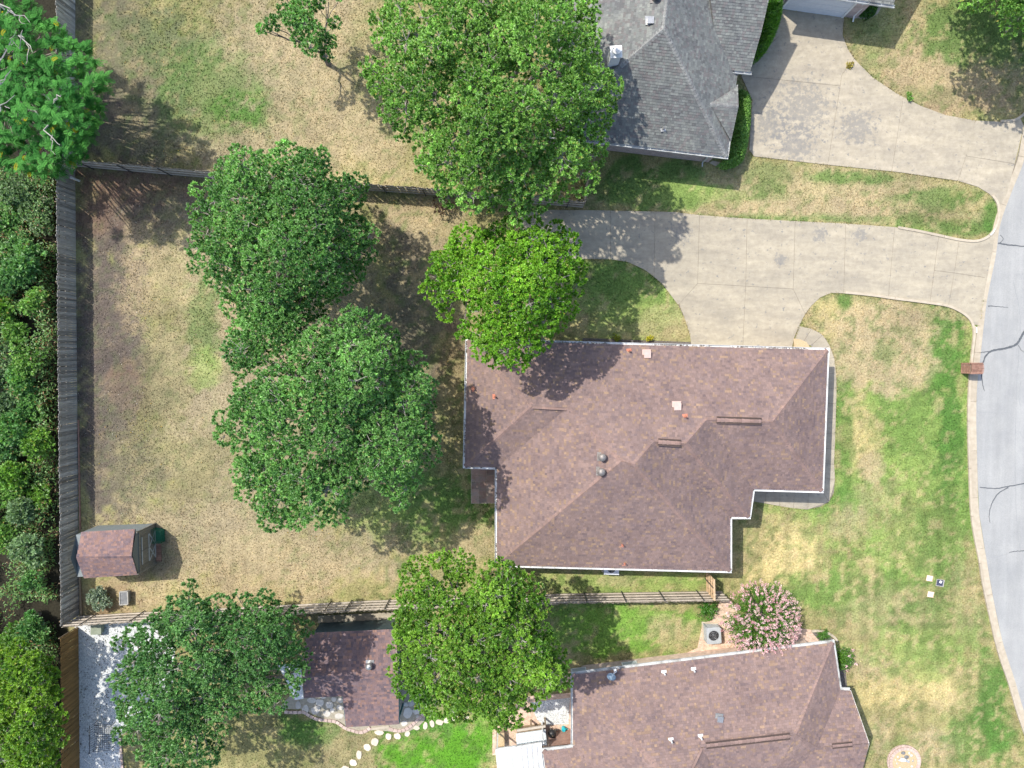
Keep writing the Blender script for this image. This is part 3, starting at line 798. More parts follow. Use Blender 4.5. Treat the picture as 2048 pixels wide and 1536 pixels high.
def roof(parent, V, faces, pal, seed, hips=(), eaves=(), gutter_mat='white', capc=None, singles=300, course=0.15, fascia=0.16):
    r = random.Random(seed)
    mb = MB()
    for f in faces:
        P = [V[k] for k in f]
        n = newell(P)
        mb.poly([p - n * 0.09 for p in P])
    deck = mb.build('roof', M['deck'], parent)
    tabs = []
    for f in faces: tabs += shingle_tabs([V[k] for k in f], pal, r, course)
    tabs.sort(key=lambda t: -t[0])
    rest, cols = MB(), []
    for k, (a, polys, c) in enumerate(tabs):
        if k < singles:
            m = MB()
            for p in polys: m.poly(p)
            link('shingle', m.mesh('shingle', [c] * len(polys)), deck, M['shingle'])
        else:
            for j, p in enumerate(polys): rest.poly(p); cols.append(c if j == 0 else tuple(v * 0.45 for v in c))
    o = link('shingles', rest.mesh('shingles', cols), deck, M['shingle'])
    tag(o, kind='stuff')
    capc = capc or pal
    for a, b, na, nb in hips:            # a,b corner names; na,nb the two faces that meet there
        A, B = V[a], V[b]
        if A.z > B.z: A, B = B, A
        fa, fb = newell([V[k] for k in faces[na]]), newell([V[k] for k in faces[nb]])
        d = (B - A); L = d.length; d.normalize()
        def side(n):
            s = n.cross(d).normalized()
            return s
        ca = sum((V[k] for k in faces[na]), Vector()) / len(faces[na])
        sa, sb = side(fa), side(fb)
        mid = (A + B) / 2
        if sa.dot(ca - mid) < 0: sa = -sa
        cb = sum((V[k] for k in faces[nb]), Vector()) / len(faces[nb])
        if sb.dot(cb - mid) < 0: sb = -sb
        m, cc = MB(), []
        up = (fa + fb).normalized()
        k, st = 0.0, 0.19
        while k < L - 0.02:
            e2 = min(L, k + st)
            lo, hi, w = 0.036, 0.020, 0.155
            p0, p1 = A + d * k, A + d * e2
            c = pick(capc, r)
            pts = [p0 + sa * w + up * lo * 0.7, p0 + up * lo, p0 + sb * w + up * lo * 0.7, p1 + sb * w + up * hi * 0.7, p1 + up * hi, p1 + sa * w + up * hi * 0.7]
            m.poly([pts[0], pts[1], pts[4], pts[5]]); m.poly([pts[1], pts[2], pts[3], pts[4]])
            m.poly([pts[0], p0 + sa * w, p0, pts[1]]); m.poly([pts[1], p0, p0 + sb * w, pts[2]])
            m.poly([pts[0], pts[5], p1 + sa * w, p0 + sa * w]); m.poly([pts[2], p0 + sb * w, p1 + sb * w, pts[3]])
            cc += [c] * 6
            k = e2
        link('hip_cap', m.mesh('hip_cap', cc), deck, M['shingle'])
    for a, b in eaves:                   # gutters along eaves, walked so that the outside lies to the right
        A, B = (V[a] if isinstance(a, str) else a), (V[b] if isinstance(b, str) else b)
        gutter(parent, A, B, gutter_mat, fascia)
    return deck
def gutter(parent, A, B, mat, fascia=0.16, w=0.13):
    d = (B - A); d.z = 0; d.normalize(); s = Vector((d.y, -d.x, 0))
    A2, B2 = A - d * 0.0, B + d * w
    m = MB(); t = 0.008
    zt = -0.02
    prof = [(-0.03, zt), (-0.03, -0.13), (w, -0.13), (w, zt), (w - 0.016, zt), (w - 0.016, -0.13 + 0.02), (-0.03 + t, -0.13 + 0.02), (-0.03 + t, zt)]
    i = 0
    for P in (A2, B2):
        m.v += [tuple(P + s * x + Vector((0, 0, z))) for x, z in prof]
    n = len(prof)
    for k in range(n):
        k2 = (k + 1) % n
        m.f.append((k, k2, n + k2, n + k))
    m.f.append((7, 6, 1, 0)); m.f.append((6, 5, 2, 1)); m.f.append((5, 4, 3, 2))
    m.f.append((n + 0, n + 1, n + 6, n + 7)); m.f.append((n + 1, n + 2, n + 5, n + 6)); m.f.append((n + 2, n + 3, n + 4, n + 5))
    g = m.build('gutter', M[mat], parent)
    L = (B - A).length
    if L > 1.0:                          # hanger straps across the trough
        hm = MB(); k = 0.5
        while k < L:
            c = A + d * k + s * (w / 2 - 0.015)
            hm.bar(c - s * 0.06 + Vector((0, 0, zt + 0.003)), c + s * 0.06 + Vector((0, 0, zt + 0.003)), 0.025, 0.006)
            k += 0.75
        hm.build('hanger', M['gutter_old'], g)
    return g
def walls(parent, outline, z1, mat, d=0.42, soffit=True, zs=None):
    w = inset([(p.x, p.y) for p in outline], d)
    o = MB().prism(w, -0.05, z1).build('wall', mat, parent)
    if soffit:
        s = [(p.x, p.y) for p in outline]
        MB().prism(inset(s, -0.02), z1 + 0.002, z1 + 0.03).build('soffit', M['soffit'], parent)
    return o
def pipe_vent(parent, px, py, z, mat, pal='vent'):
    p = at(px, py, z)
    m = MB().lathe(p, [(0.10, -0.06), (0.10, 0.02), (0.055, 0.10), (0.045, 0.34), (0.038, 0.34)], 10)
    m.box((p.x, p.y - 0.0, p.z + 0.012), (0.30, 0.30, 0.02), 0.1)
    o = m.build('vent_pipe', mat, parent)
    MB().lathe(p + Vector((0, 0, 0.341)), [(0.030, 0.0), (0.030, 0.002)], 10).build('pipe_opening', M['black'], o)
def box_vent(parent, px, py, z, mat, w=0.36, rz=0.0):
    p = at(px, py, z)
    m = MB().box((p.x, p.y, p.z + 0.06), (w, w, 0.20), rz).box((p.x, p.y, p.z + 0.18), (w + 0.05, w + 0.05, 0.035), rz)
    m.box((p.x - 0.03, p.y + 0.05, p.z - 0.0), (w + 0.16, w + 0.16, 0.03), rz)
    m.build('box_vent', mat, parent)
def turbine(parent, px, py, z, mat, r=0.24):
    p = at(px, py, z)
    o = MB().lathe(p, [(0.20, -0.10), (0.17, 0.02), (0.16, 0.22), (0.18, 0.24)], 16).build('turbine_vent', mat, parent)
    MB().box((p.x, p.y, p.z - 0.01), (0.5, 0.5, 0.03)).build('flashing', mat, o)
    m = MB(); n = 18
    for k in range(n):
        a0, a1 = 2 * math.pi * k / n, 2 * math.pi * (k + 0.92) / n
        prev = None
        for j in range(7):
            t = j / 6.0; ph = -0.75 + t * 2.05
            rr = r * math.cos(ph) if ph < 1.3 else 0.03
            zz = 0.38 + r * 0.72 * math.sin(ph)
            q = [(p.x + rr * math.cos(a0), p.y + rr * math.sin(a0), p.z + zz), (p.x + rr * 0.90 * math.cos(a1), p.y + rr * 0.90 * math.sin(a1), p.z + zz)]
            if prev: m.poly([prev[0], prev[1], q[1], q[0]])
            prev = q
    m.build('turbine_fins', mat, o)
    MB().lathe(p + Vector((0, 0, 0.38 + r * 0.70)), [(0.085, -0.02), (0.08, 0.012), (0.03, 0.026)], 12).build('turbine_cap', mat, o)
def ridge_vent(parent, p0, p1, pal, seed, w=0.44, n=None):
    r = random.Random(seed)
    A, B = p0, p1
    d = (B - A); L = d.length; d.normalize()
    s = Vector((-d.y, d.x, 0)).normalized()
    m, cc = MB(), []
    m.bar(A + Vector((0, 0, 0.035)), B + Vector((0, 0, 0.035)), w - 0.03, 0.05); cc += [(0.07, 0.052, 0.046)] * 6
    k = 0.0
    while k < L - 0.01:
        e = min(L, k + 0.24)
        c = pick(pal, r)
        a, b = A + d * k + Vector((0, 0, 0.075 + r.uniform(0, 0.006))), A + d * (e - 0.004) + Vector((0, 0, 0.075))
        a0, a1 = a - s * w / 2 - Vector((0, 0, 0.035)), a + s * w / 2 - Vector((0, 0, 0.035))
        b0, b1 = b - s * w / 2 - Vector((0, 0, 0.035)), b + s * w / 2 - Vector((0, 0, 0.035))
        m.poly([a0, b0, b, a]); m.poly([a, b, b1, a1]); cc += [c] * 2
        k = e
    link('ridge_vent', m.mesh('ridge_vent', cc), parent, M['shingle'])

# ---- brown brick house in the middle
def main_house():
    ze = 2.75; pit = 0.5
    root = empty('brown_roof_house', at(1250, 900, 0), 'big brick house with brown shingle hip roof and white gutters, centre of the photo', 'house')
    E = {'A': (935,681), 'B': (1655,700), 'C': (1644,982), 'D': (1506,978), 'J': (1498,1034), 'K': (1460,1034), 'I': (1460,1142), 'H': (994,1130), 'F': (994,935), 'G': (930,933)}
    V = {k: at(p[0], p[1], ze) for k, p in E.items()}
    d = (V['B'] - V['A']).normalized(); side = Vector((d.y, -d.x, 0))       # into the house (south)
    nN = Vector((side.x * -pit, side.y * -pit, 1)).normalized()             # north slope rises southwards
    for k, p in {'R1': (1064,812), 'R2': (1134,816), 'R3': (1243,922), 'R4': (1269,928), 'R5': (1307,883), 'R6': (1371,887), 'R7': (1413,839), 'R8': (1545,843)}.items():
        V[k] = ray_plane(p[0], p[1], V['A'], nN)
    V['D2'] = V['D']
    faces = [['A', 'B', 'R8', 'R7', 'R6', 'R5', 'R4', 'R3', 'R2', 'R1'],      # 0 north
             ['B', 'C', 'R8'],                                              # 1 east
             ['C', 'D', 'R7', 'R8'],                                        # 2 south, east wing
             ['D', 'J', 'R6', 'R7'],                                        # 3 east, middle
             ['J', 'K', 'R5', 'R6'],                                        # 4 south, middle
             ['K', 'I', 'R4', 'R5'],                                        # 5 east, main
             ['I', 'H', 'R3', 'R4'],                                        # 6 south, main
             ['H', 'F', 'R2', 'R3'],                                        # 7 west, main
             ['F', 'G', 'R1', 'R2'],                                        # 8 south, back
             ['G', 'A', 'R1']]                                              # 9 west, back
    cap = [((0.235,0.162,0.142), 3), ((0.245,0.166,0.143), 2), ((0.22,0.155,0.138), 2)]
    hips = [('B', 'R8', 0, 1), ('C', 'R8', 1, 2), ('R7', 'R8', 0, 2), ('R6', 'R7', 0, 3), ('J', 'R6', 3, 4), ('R5', 'R6', 0, 4), ('R4', 'R5', 0, 5), ('I', 'R4', 5, 6), ('R3', 'R4', 0, 6),
            ('H', 'R3', 6, 7), ('R2', 'R3', 0, 7), ('R1', 'R2', 0, 8), ('G', 'R1', 8, 9), ('A', 'R1', 9, 0)]
    eaves = [('B', 'A'), ('C', 'B'), ('D', 'C'), ('J', 'D'), ('K', 'J'), ('I', 'K'), ('H', 'I'), ('F', 'H'), ('G', 'F'), ('A', 'G')]
    roof(root, V, faces, BROWN, 3, hips, eaves, 'white', cap)
    outline = [V[k] for k in 'ABCDJKIHFG']
    walls(root, outline, ze - 0.16, M['brick_red'])
    for px, py, fc in ((1258,702,0), (948,778,9), (990,793,9), (1370,833,0), (1244,1089,6), (1249,1126,6)):
        P = [V[k] for k in faces[fc]]
        pipe_vent(root, px, py, ray_plane(px, py, P[0], newell(P)).z, M['vent_red'])
    for px, py in ((1294,709), (1354,813)):
        box_vent(root, px, py, ray_plane(px, py, V['A'], nN).z + 0.02, M['vent_pink'])
    P = [V[k] for k in faces[7]]
    for px, py in ((1203,913), (1201,942)):
        turbine(root, px, py, ray_plane(px, py, P[0], newell(P)).z, M['galv_dark'])
    for a, b in (((1433,839.6), (1522,842.4)), ((1316,883.5), (1361,886.3))):
        ridge_vent(root, ray_plane(*a, V['A'], nN) + Vector((0, 0, .0)), ray_plane(*b, V['A'], nN), cap, 5)
    # garage door in the north wall, below the eave
    for k in range(2):
        c = V['A'].lerp(V['B'], 0.66 + 0.13 * k) + side * 0.41
        g = MB().box((c.x, c.y, 1.12), (2.5, 0.06, 2.2), math.atan2(d.y, d.x)).build('garage_door', M['white'], root)
    return V
VM = main_house()

# ---- grey house, upper right
def grey_house():
    ze = 2.7; pit = 0.55
    root = empty('grey_roof_house', at(1330, 120, 0), 'neighbouring house with grey shingle hip roof and pinkish brick wall at the top', 'house')
    V = {'SW': at(1085,269,ze), 'SE': at(1453,313,ze), 'E1': at(1474,173,ze), 'E2': at(1500,-120,ze)}
    d = (V['SE'] - V['SW']).normalized(); inn = Vector((-d.y, d.x, 0))     # northwards
    nS = Vector((-inn.x * pit, -inn.y * pit, 1)).normalized()
    V['AP'] = ray_plane(1328, 56, V['SW'], nS)
    nE = Vector((d.x * pit, d.y * pit, 1)).normalized()
    V['AP'] = V['AP']
    zr = V['AP'].z
    # main ridge runs away from the camera, off the top of the photo
    V['AN'] = V['AP'] + inn * 9.0
    V['SE2'] = V['SE'] + inn * 13.0
    V['E0'] = V['SE'] + inn * (V['E1'] - V['SE']).dot(inn)
    V['WM'] = V['SW'] + inn * 16.0
    V['BW'] = V['SW'] + inn * 0.0
    V['P1'] = ray_plane(1258, 126, V['SW'], nS)      # point on the hip, left
    # west slope behind the left hip
    V['SWN'] = V['SW'] + inn * 13.0
    faces = [['SW', 'SE', 'AP'],                        # 0 south
             ['SE', 'SE2', 'AN', 'AP'],                 # 1 east
             ['SWN', 'SW', 'AP', 'AN']]                 # 2 west
    # the south slope reaches along the whole left hip; keep it a true plane
    hips = [('SW', 'AP', 0, 2), ('SE', 'AP', 0, 1), ('AP', 'AN', 1, 2)]
    cap = [((0.24,0.245,0.238), 3), ((0.20,0.204,0.20), 2)]
    roof(root, V, faces, GREY, 8, hips, [('SW', 'SE'), ('SE', 'E0')], 'gutter_old', cap)
    walls(root, [V['SW'], V['SE'], V['SE2'], V['SWN']], ze - 0.15, M['brick_pink'], 0.36)
    # small east gable
    def east(p): return ray_plane(p[0], p[1], V['SE'], newell([V['SE'], V['SE2'], V['AN'], V['AP']]))
    g = {'T': east((1420,208)) + Vector((0, 0, 0.02)), 'N': east((1473,174)) + Vector((0, 0, 0.02)), 'S': east((1452,296)) + Vector((0, 0, 0.02))}
    g['P'] = at(1477, 213, g['T'].z)
    mid = (g['N'] + g['S']) / 2
    ov = d * 0.25
    g['N2'], g['S2'] = at(1475.5,172.5,ze+0.12), at(1462,282,ze+0.12)
    roof(root, g, [['T', 'P', 'N2'], ['T', 'S2', 'P']], GREY, 9, [('T', 'P', 0, 1)], (), 'gutter_old', cap, 20)
    m = MB(); m.poly([g['N2'] - d*0.02 - Vector((0,0,.05)), g['S2'] - d*0.02 - Vector((0,0,.05)), g['P'] - d*0.02 - Vector((0,0,.05))])
    m.build('gable_end', M['soffit'], root)
    # front wing, north of it: slope facing south, its eave with an open gutter
    zw = 2.95
    w = {'a': at(1447,139,zw), 'b': at(1500,144,zw)}
    dd = (w['b'] - w['a']).normalized(); ii = Vector((-dd.y, dd.x, 0))
    w['c'] = w['b'] + ii * 1.9 + Vector((0, 0, 0.95)) + dd * 0.12
    w['e'] = w['c'] + ii * 3.6 + Vector((0, 0, 1.75))
    w['f'] = w['a'] - dd * 2.6 + ii * 5.5 + Vector((0, 0, 2.7))
    w['g'] = w['a'] - dd * 0.2
    roof(root, w, [['g', 'b', 'c', 'e', 'f']], GREY, 10, (), [('a', 'b')], 'gutter_old', cap, 40)
    m = MB(); m.prism([tuple(v)[:2] for v in (w['a'] + ii * .3, w['b'] + ii * .3 - dd * .3, w['b'] + ii * 5 - dd * .3, w['a'] + ii * 5)], -0.05, zw - 0.2); m.build('wall', M['brick_pink'], root)
    # upper step of the same wing
    u = {'a': at(1508,80,3.6), 'b': at(1520,78,3.6)}
    # chimney chase with round cap
    p = V['P1']
    c = at(1232, 104, 5.7)
    base_z = ray_plane(1232, 118, V['SW'], newell([V['SW'], V['AP'], V['AN']])).z - 0.5
    ch = MB().prism([(c.x - 0.28, c.y - 0.30), (c.x + 0.28, c.y - 0.26), (c.x + 0.25, c.y + 0.30), (c.x - 0.31, c.y + 0.26)], 3.0, 5.7).build('chimney', M['ac_light'], root)
    MB().box((c.x, c.y, 5.72), (0.66, 0.66, 0.05), 0.06).build('chimney_top', M['white'], ch)
    MB().lathe((c.x, c.y, 5.74), [(0.15, 0), (0.15, 0.18), (0.24, 0.20), (0.24, 0.26), (0.10, 0.34)], 18).build('chimney_cap', M['white'], ch)
    W = [V['SW'], V['AP'], V['AN']]; S = [V['SW'], V['SE'], V['AP']]
    box_vent(root, 1300, 43, ray_plane(1300, 43, W[0], newell(W)).z, M['galv'], 0.32)
    pipe_vent(root, 1326, 258, ray_plane(1326, 258, S[0], newell(S)).z, M['galv'])
    turbine(root, 1309, -3, ray_plane(1309, -3, W[0], newell(W)).z, M['galv_dark'])
    # downspout at the corner
    a = at(1413, 315, 2.5); b = at(1405, 325, 0.1)
    MB().tube([a, Vector((b.x, b.y, 2.25)), b, b + Vector((0.0, -0.25, -0.04))], 0.045, 6).build('downspout', M['gutter_old'], root)
    MB().prism(xy([(1418,326),(1432,333),(1447,336),(1450,333),(1440,325),(1425,322)]), -0.02, 0.06).build('step', M['kerb'], root)
    # garage wing at the very top
    zg = 2.62
    A, B = at(1548, 14, 0), at(1712, 37, 0)
    dg = (B - A).normalized(); ng = Vector((-dg.y, dg.x, 0))
    gw = empty('neighbour_garage', (A + B) / 2, 'garage wing with white door and brick pier at the top edge', 'garage')
    MB().prism([tuple(p)[:2] for p in (A, B, B + ng * 8, A + ng * 8)], -0.05, zg).build('wall', M['brick_pink'], gw)
    ga = A + dg * 0.55 - ng * 0.02
    L = (at(1683, 33, 0) - at(1566, 16, 0)).length
    dr = MB()
    for k in range(4):
        cpt = ga + dg * (L / 2) - ng * 0.02
        dr.box((cpt.x, cpt.y, 0.30 + k * 0.56), (L, 0.05, 0.545), math.atan2(dg.y, dg.x))
    dr.build('garage_door', M['ac_light'], gw)
    fr = MB()
    for k in (0, 1):
        cpt = ga + dg * (L * k + (0.06 if k else -0.06)) - ng * 0.03
        fr.box((cpt.x, cpt.y, 1.15), (0.12, 0.10, 2.3), math.atan2(dg.y, dg.x))
    fr.build('door_frame', M['white'], gw)
    ev = {'a': A - dg * 0.3 - ng * 0.40 + Vector((0, 0, zg + .1)), 'b': B + dg * 0.9 - ng * 0.40 + Vector((0, 0, zg + .1))}
    ev['c'] = ev['b'] + ng * 4.5 + Vector((0, 0, 2.2)); ev['d'] = ev['a'] + ng * 4.5 + Vector((0, 0, 2.2))
    roof(gw, ev, [['a', 'b', 'c', 'd']], GREY, 12, (), [('a', 'b')], 'gutter_old', cap, 20)
    q = at(1725, 9, 2.5); q0 = at(1706, 34, 0.1)
    MB().tube([q, Vector((q0.x + .06, q0.y + .06, 2.2)), q0 + Vector((0, 0, .15)), q0 + Vector((0, -.3, 0))], 0.05, 6).build('downspout', M['white'], gw)
    tag(MB().prism(xy([(1706,34),(1722,38),(1740,37),(1755,28),(1762,15),(1760,-10),(1725,-10)]), -0.02, 0.08).build('planter_edge', M['kerb']), kind='structure')
grey_house()

# ---- brown house, lower right
def se_house():
    ze = 2.7; pit = 0.42
    root = empty('corner_house', at(1430, 1430, 0), 'neighbouring house with brown shingle roof and satellite dish at the bottom edge', 'house')
    V = {'NW': at(1146,1349,ze), 'NE': at(1666,1285,ze)}
    d = (V['NE'] - V['NW']).normalized(); inn = Vector((d.y, -d.x, 0))     # southwards
    nN = Vector((-inn.x * pit, -inn.y * pit, 1)).normalized()
    pl = lambda x, y: ray_plane(x, y, V['NW'], nN)
    V['S1'], V['VV'] = pl(1592,1469), pl(1401,1495)
    V['HT'], V['RT'] = pl(1352,1578), pl(1362,1578)
    V['W1'] = at(1146,1560,ze)
    V['ES'] = at(1680,1380,ze)
    V['S2'] = ray_plane(1634, 1494, V['NE'], newell([V['NE'], V['ES'], V['S1']]))
    nS = newell([V['S1'], V['S2'], V['VV']])
    V['GP'] = ray_plane(1738, 1487, V['S2'], nS)
    V['GP'].z = V['S2'].z; V['GP'] = at(1738, 1487, V['S2'].z)
    V['GN'] = at(1701,1381,ze + 0.02)
    V['GS'] = at(1700,1620,ze + 0.05)
    V['SB'] = at(1500,1640,ze + 0.5)
    faces = [['NW', 'NE', 'S1', 'VV', 'RT', 'HT'],       # 0 north
             ['NE', 'ES', 'S2', 'S1'],                   # 1 east
             ['ES', 'GN', 'GP', 'S2'],                   # 2 gable wing, north slope
             ['VV', 'S1', 'SB'],                         # 3 south
             ['VV', 'SB', 'RT'],                         # 4 east of the back wing
             ['W1', 'NW', 'HT'],                         # 5 west
             ['S1', 'S2', 'SB'], ['S2', 'GP', 'GS', 'SB']]
    hips = [('NE', 'S1', 0, 1), ('NW', 'HT', 0, 5), ('VV', 'RT', 0, 4)]
    eaves = [('NE', 'NW'), ('ES', 'NE'), ('GN', 'ES'), ('NW', 'W1')]
    cap = [((0.235,0.162,0.142), 3), ((0.22,0.155,0.136), 2)]
    roof(root, V, faces, BROWN, 14, hips, eaves, 'gutter_old', cap)
    walls(root, [V['NW'], V['NE'], V['ES'], V['GN'], at(1722,1500,ze), V['GS'], at(1460,1640,ze), V['W1']], ze - 0.16, M['brick_tan'], 0.80, False)
    for px in (1161, 1268):             # windows of the north wall
        p = V['NW'].lerp(V['NE'], (px - 1146) / 520.0) + inn * 0.78
        wn_ = MB().box((p.x, p.y, 1.20), (1.0, 0.06, 1.75), math.atan2(d.y, d.x)).build('window', M['white'], root)
        q = p - inn * 0.04
        MB().box((q.x, q.y, 1.22), (0.84, 0.02, 1.55), math.atan2(d.y, d.x)).build('pane', M['pane'], wn_)
    m = MB(); m.poly([V['GN'] - d * .3, V['GS'] - d * .3, V['GP'] - d * .3]); m.build('gable_end', M['soffit'], root)
    rk = MB(); rk.bar(V['GN'] + Vector((0, 0, -.06)), V['GP'] + Vector((0, 0, -.06)), 0.05, 0.14); rk.bar(V['GP'] + Vector((0, 0, -.06)), V['GS'] + Vector((0, 0, -.06)), 0.05, 0.14)
    rk.build('rake_board', M['soffit'], root)
    # west wing, its north eave
    w = {'a': at(1086,1502,ze), 'b': at(1170,1492,ze + 0.1)}
    dd = (w['b'] - w['a']).normalized(); ii = Vector((dd.y, -dd.x, 0))
    w['c'] = w['a'] + ii * 5.0; w['p'] = w['a'] + dd * 3.0 + ii * 2.6 + Vector((0, 0, 1.05)); w['q'] = w['p'] + dd * 5
    w['r'] = w['b'] + dd * 3 + Vector((0, 0, .2))
    roof(root, w, [['a', 'b', 'r', 'q', 'p'], ['c', 'a', 'p']], BROWN, 15, [('a', 'p', 0, 1)], [('b', 'a'), ('a', 'c')], 'gutter_old', cap, 30)
    MB().prism([tuple(v)[:2] for v in (w['a'] + ii * .4 + dd * .4, w['b'] + ii * .4, w['b'] + ii * 4, w['a'] + ii * 4 + dd * .4)], -0.05, ze - 0.2).build('wall', M['brick_red'], root)
    for px, py in ((1328,1345), (1387,1339), (1342,1480), (1401,1473)):
        pipe_vent(root, px, py, pl(px, py).z, M['white'])
    box_vent(root, 1439, 1436, pl(1439, 1436).z, M['galv'], 0.30, -0.12)
    ridge_vent(root, pl(1412,1490.5), pl(1579,1471.5), cap, 6)
    gz = V['S2'].z
    ridge_vent(root, at(1664,1491.5,gz - .02), at(1704,1487.5,gz - .02), cap, 7, 0.36)
    # satellite dish
    p = pl(1232, 1339); c = at(1223, 1352, p.z + 0.45)
    o = empty('satellite_dish', p, 'round blue grey satellite dish on the brown roof by the big tree', 'satellite dish')
    nrm = Vector((-0.25, -0.35, 0.9)).normalized()
    x = nrm.cross(Vector((0, 1, 0))).normalized(); y = nrm.cross(x)
    m = MB(); n = 24; rings = [(0.0, 0.0), (0.12, 0.012), (0.22, 0.04), (0.30, 0.075)]
    for r_, h_ in rings:
        for j in range(n):
            a = 2 * math.pi * j / n
            m.v.append(tuple(c + x * (r_ * 0.92 * math.cos(a)) + y * (r_ * math.sin(a)) + nrm * h_))
    for k in range(3):
        for j in range(n):
            j2 = (j + 1) % n
            m.f.append((k * n + j, k * n + j2, (k + 1) * n + j2, (k + 1) * n + j))
    for r_, h_ in [(0.30, 0.06), (0.0, -0.02)]:
        for j in range(n):
            a = 2 * math.pi * j / n
            m.v.append(tuple(c + x * (r_ * 0.92 * math.cos(a)) + y * (r_ * math.sin(a)) + nrm * h_))
    for k in (3, 4):
        for j in range(n):
            j2 = (j + 1) % n
            m.f.append((k * n + j, k * n + j2, (k + 1) * n + j2, (k + 1) * n + j))
    m.build('reflector', M['dish'], o, True)
    MB().tube([p + Vector((0, 0, -0.05)), p + Vector((0, 0, 0.25)), c - nrm * 0.03], 0.028, 8).build('mast', M['white'], o)
    l = at(1230, 1340, p.z + 0.75)
    MB().tube([c - nrm * 0.02 + y * 0.2, l], 0.014, 6).build('feed_arm', M['white'], o)
    MB().box(l, (0.16, 0.10, 0.09), 0.6).build('receiver', M['white'], o)
    return V
VS = se_house()

# ---- outbuilding behind the south fence
def barn():
    root = empty('garden_shed', at(705, 1340, 0), 'brown shingled outbuilding with green corrugated wall between two big trees', 'shed')
    ze, zr = 2.35, 3.35
    V = {'a': at(641,1264,ze), 'b': at(792,1258,ze), 'r0': at(606,1352,zr), 'r1': at(796,1346,zr), 'c': at(608,1396,2.75), 'e': at(685,1392,2.75), 'f': at(692,1454,2.30), 'g': at(798,1448,2.30)}
    V['a'] = at(612,1266,ze)
    V['h'] = at(797,1386,2.75)
    faces = [['a', 'b', 'r1', 'r0'], ['r0', 'r1', 'h', 'e', 'c'], ['e', 'h', 'g', 'f']]
    roof(root, V, faces, DULL, 21, [('r0', 'r1', 0, 1)], (), 'gutter_old', DULL, 80, 0.16)
    A, B = V['a'] + Vector((0.25, -0.3, 0)), V['b'] + Vector((-0.25, -0.3, 0))
    w = [A, B, V['h'] + Vector((-.25, .2, 0)), V['e'] + Vector((0.1, .3, 0)), V['c'] + Vector((.25, .3, 0))]
    MB().prism([(p.x, p.y) for p in w], -0.05, 2.2).build('wall', M['green_metal'], root)
    m = MB(); n = 58                    # corrugations of the north wall
    for k in range(n):
        p = A.lerp(B, (k + 0.5) / n); 
        m.box((p.x, p.y + 0.012, 1.08), (0.042, 0.05, 2.2))
    m.build('corrugation', M['green_metal'], root)
    for p in (V['f'] + Vector((0.1, .1, 0)), V['g'] + Vector((-.1, .1, 0))):
        MB().box((p.x, p.y, 1.1), (0.1, 0.1, 2.22)).build('porch_post', M['teal_trim'], root)
    tr = MB()
    for a, b in (('e', 'f'), ('h', 'g')):
        tr.bar(V[a] + Vector((0, 0, -0.09)), V[b] + Vector((0, 0, -0.09)), 0.05, 0.15)
    tr.bar(V['c'] + Vector((0, 0, -.08)), V['e'] + Vector((0, 0, -.08)), 0.04, 0.12)
    tr.build('fascia', M['teal_trim'], root)
    P = [V[k] for k in faces[0]]
    turbine(root, 740, 1328, ray_plane(740, 1328, P[0], newell(P)).z, M['galv'], 0.21)
    # lean-to of pale sheet metal on its west side
    lt = empty('lean_to', at(590, 1350, 0), 'pale corrugated metal lean-to half hidden by oak leaves', 'lean-to')
    q = [at(556,1330,2.3), at(602,1326,2.45), at(607,1397,2.45), at(590,1400,2.3)]
    m = MB()
    for k in range(9):
        a, b = q[0].lerp(q[1], k / 9), q[3].lerp(q[2], k / 9)
        a2, b2 = q[0].lerp(q[1], (k + .55) / 9), q[3].lerp(q[2], (k + .55) / 9)
        a3, b3 = q[0].lerp(q[1], (k + 1) / 9), q[3].lerp(q[2], (k + 1) / 9)
        up = Vector((0, 0, 0.03))
        m.poly([a, a2 + up, b2 + up, b]); m.poly([a2 + up, a3, b3, b2 + up])
    m.build('sheet_roof', M['white'], lt)
    for p in (q[0], q[3]):
        MB().box((p.x + .05, p.y, 1.14), (0.09, 0.09, 2.28)).build('post', M['timber'], lt)
    tag(MB().prism(xy([(636,1231),(790,1224),(790,1238),(636,1246)]), -0.03, 0.05).build('side_path', M['concrete_old']), kind='structure')
barn()

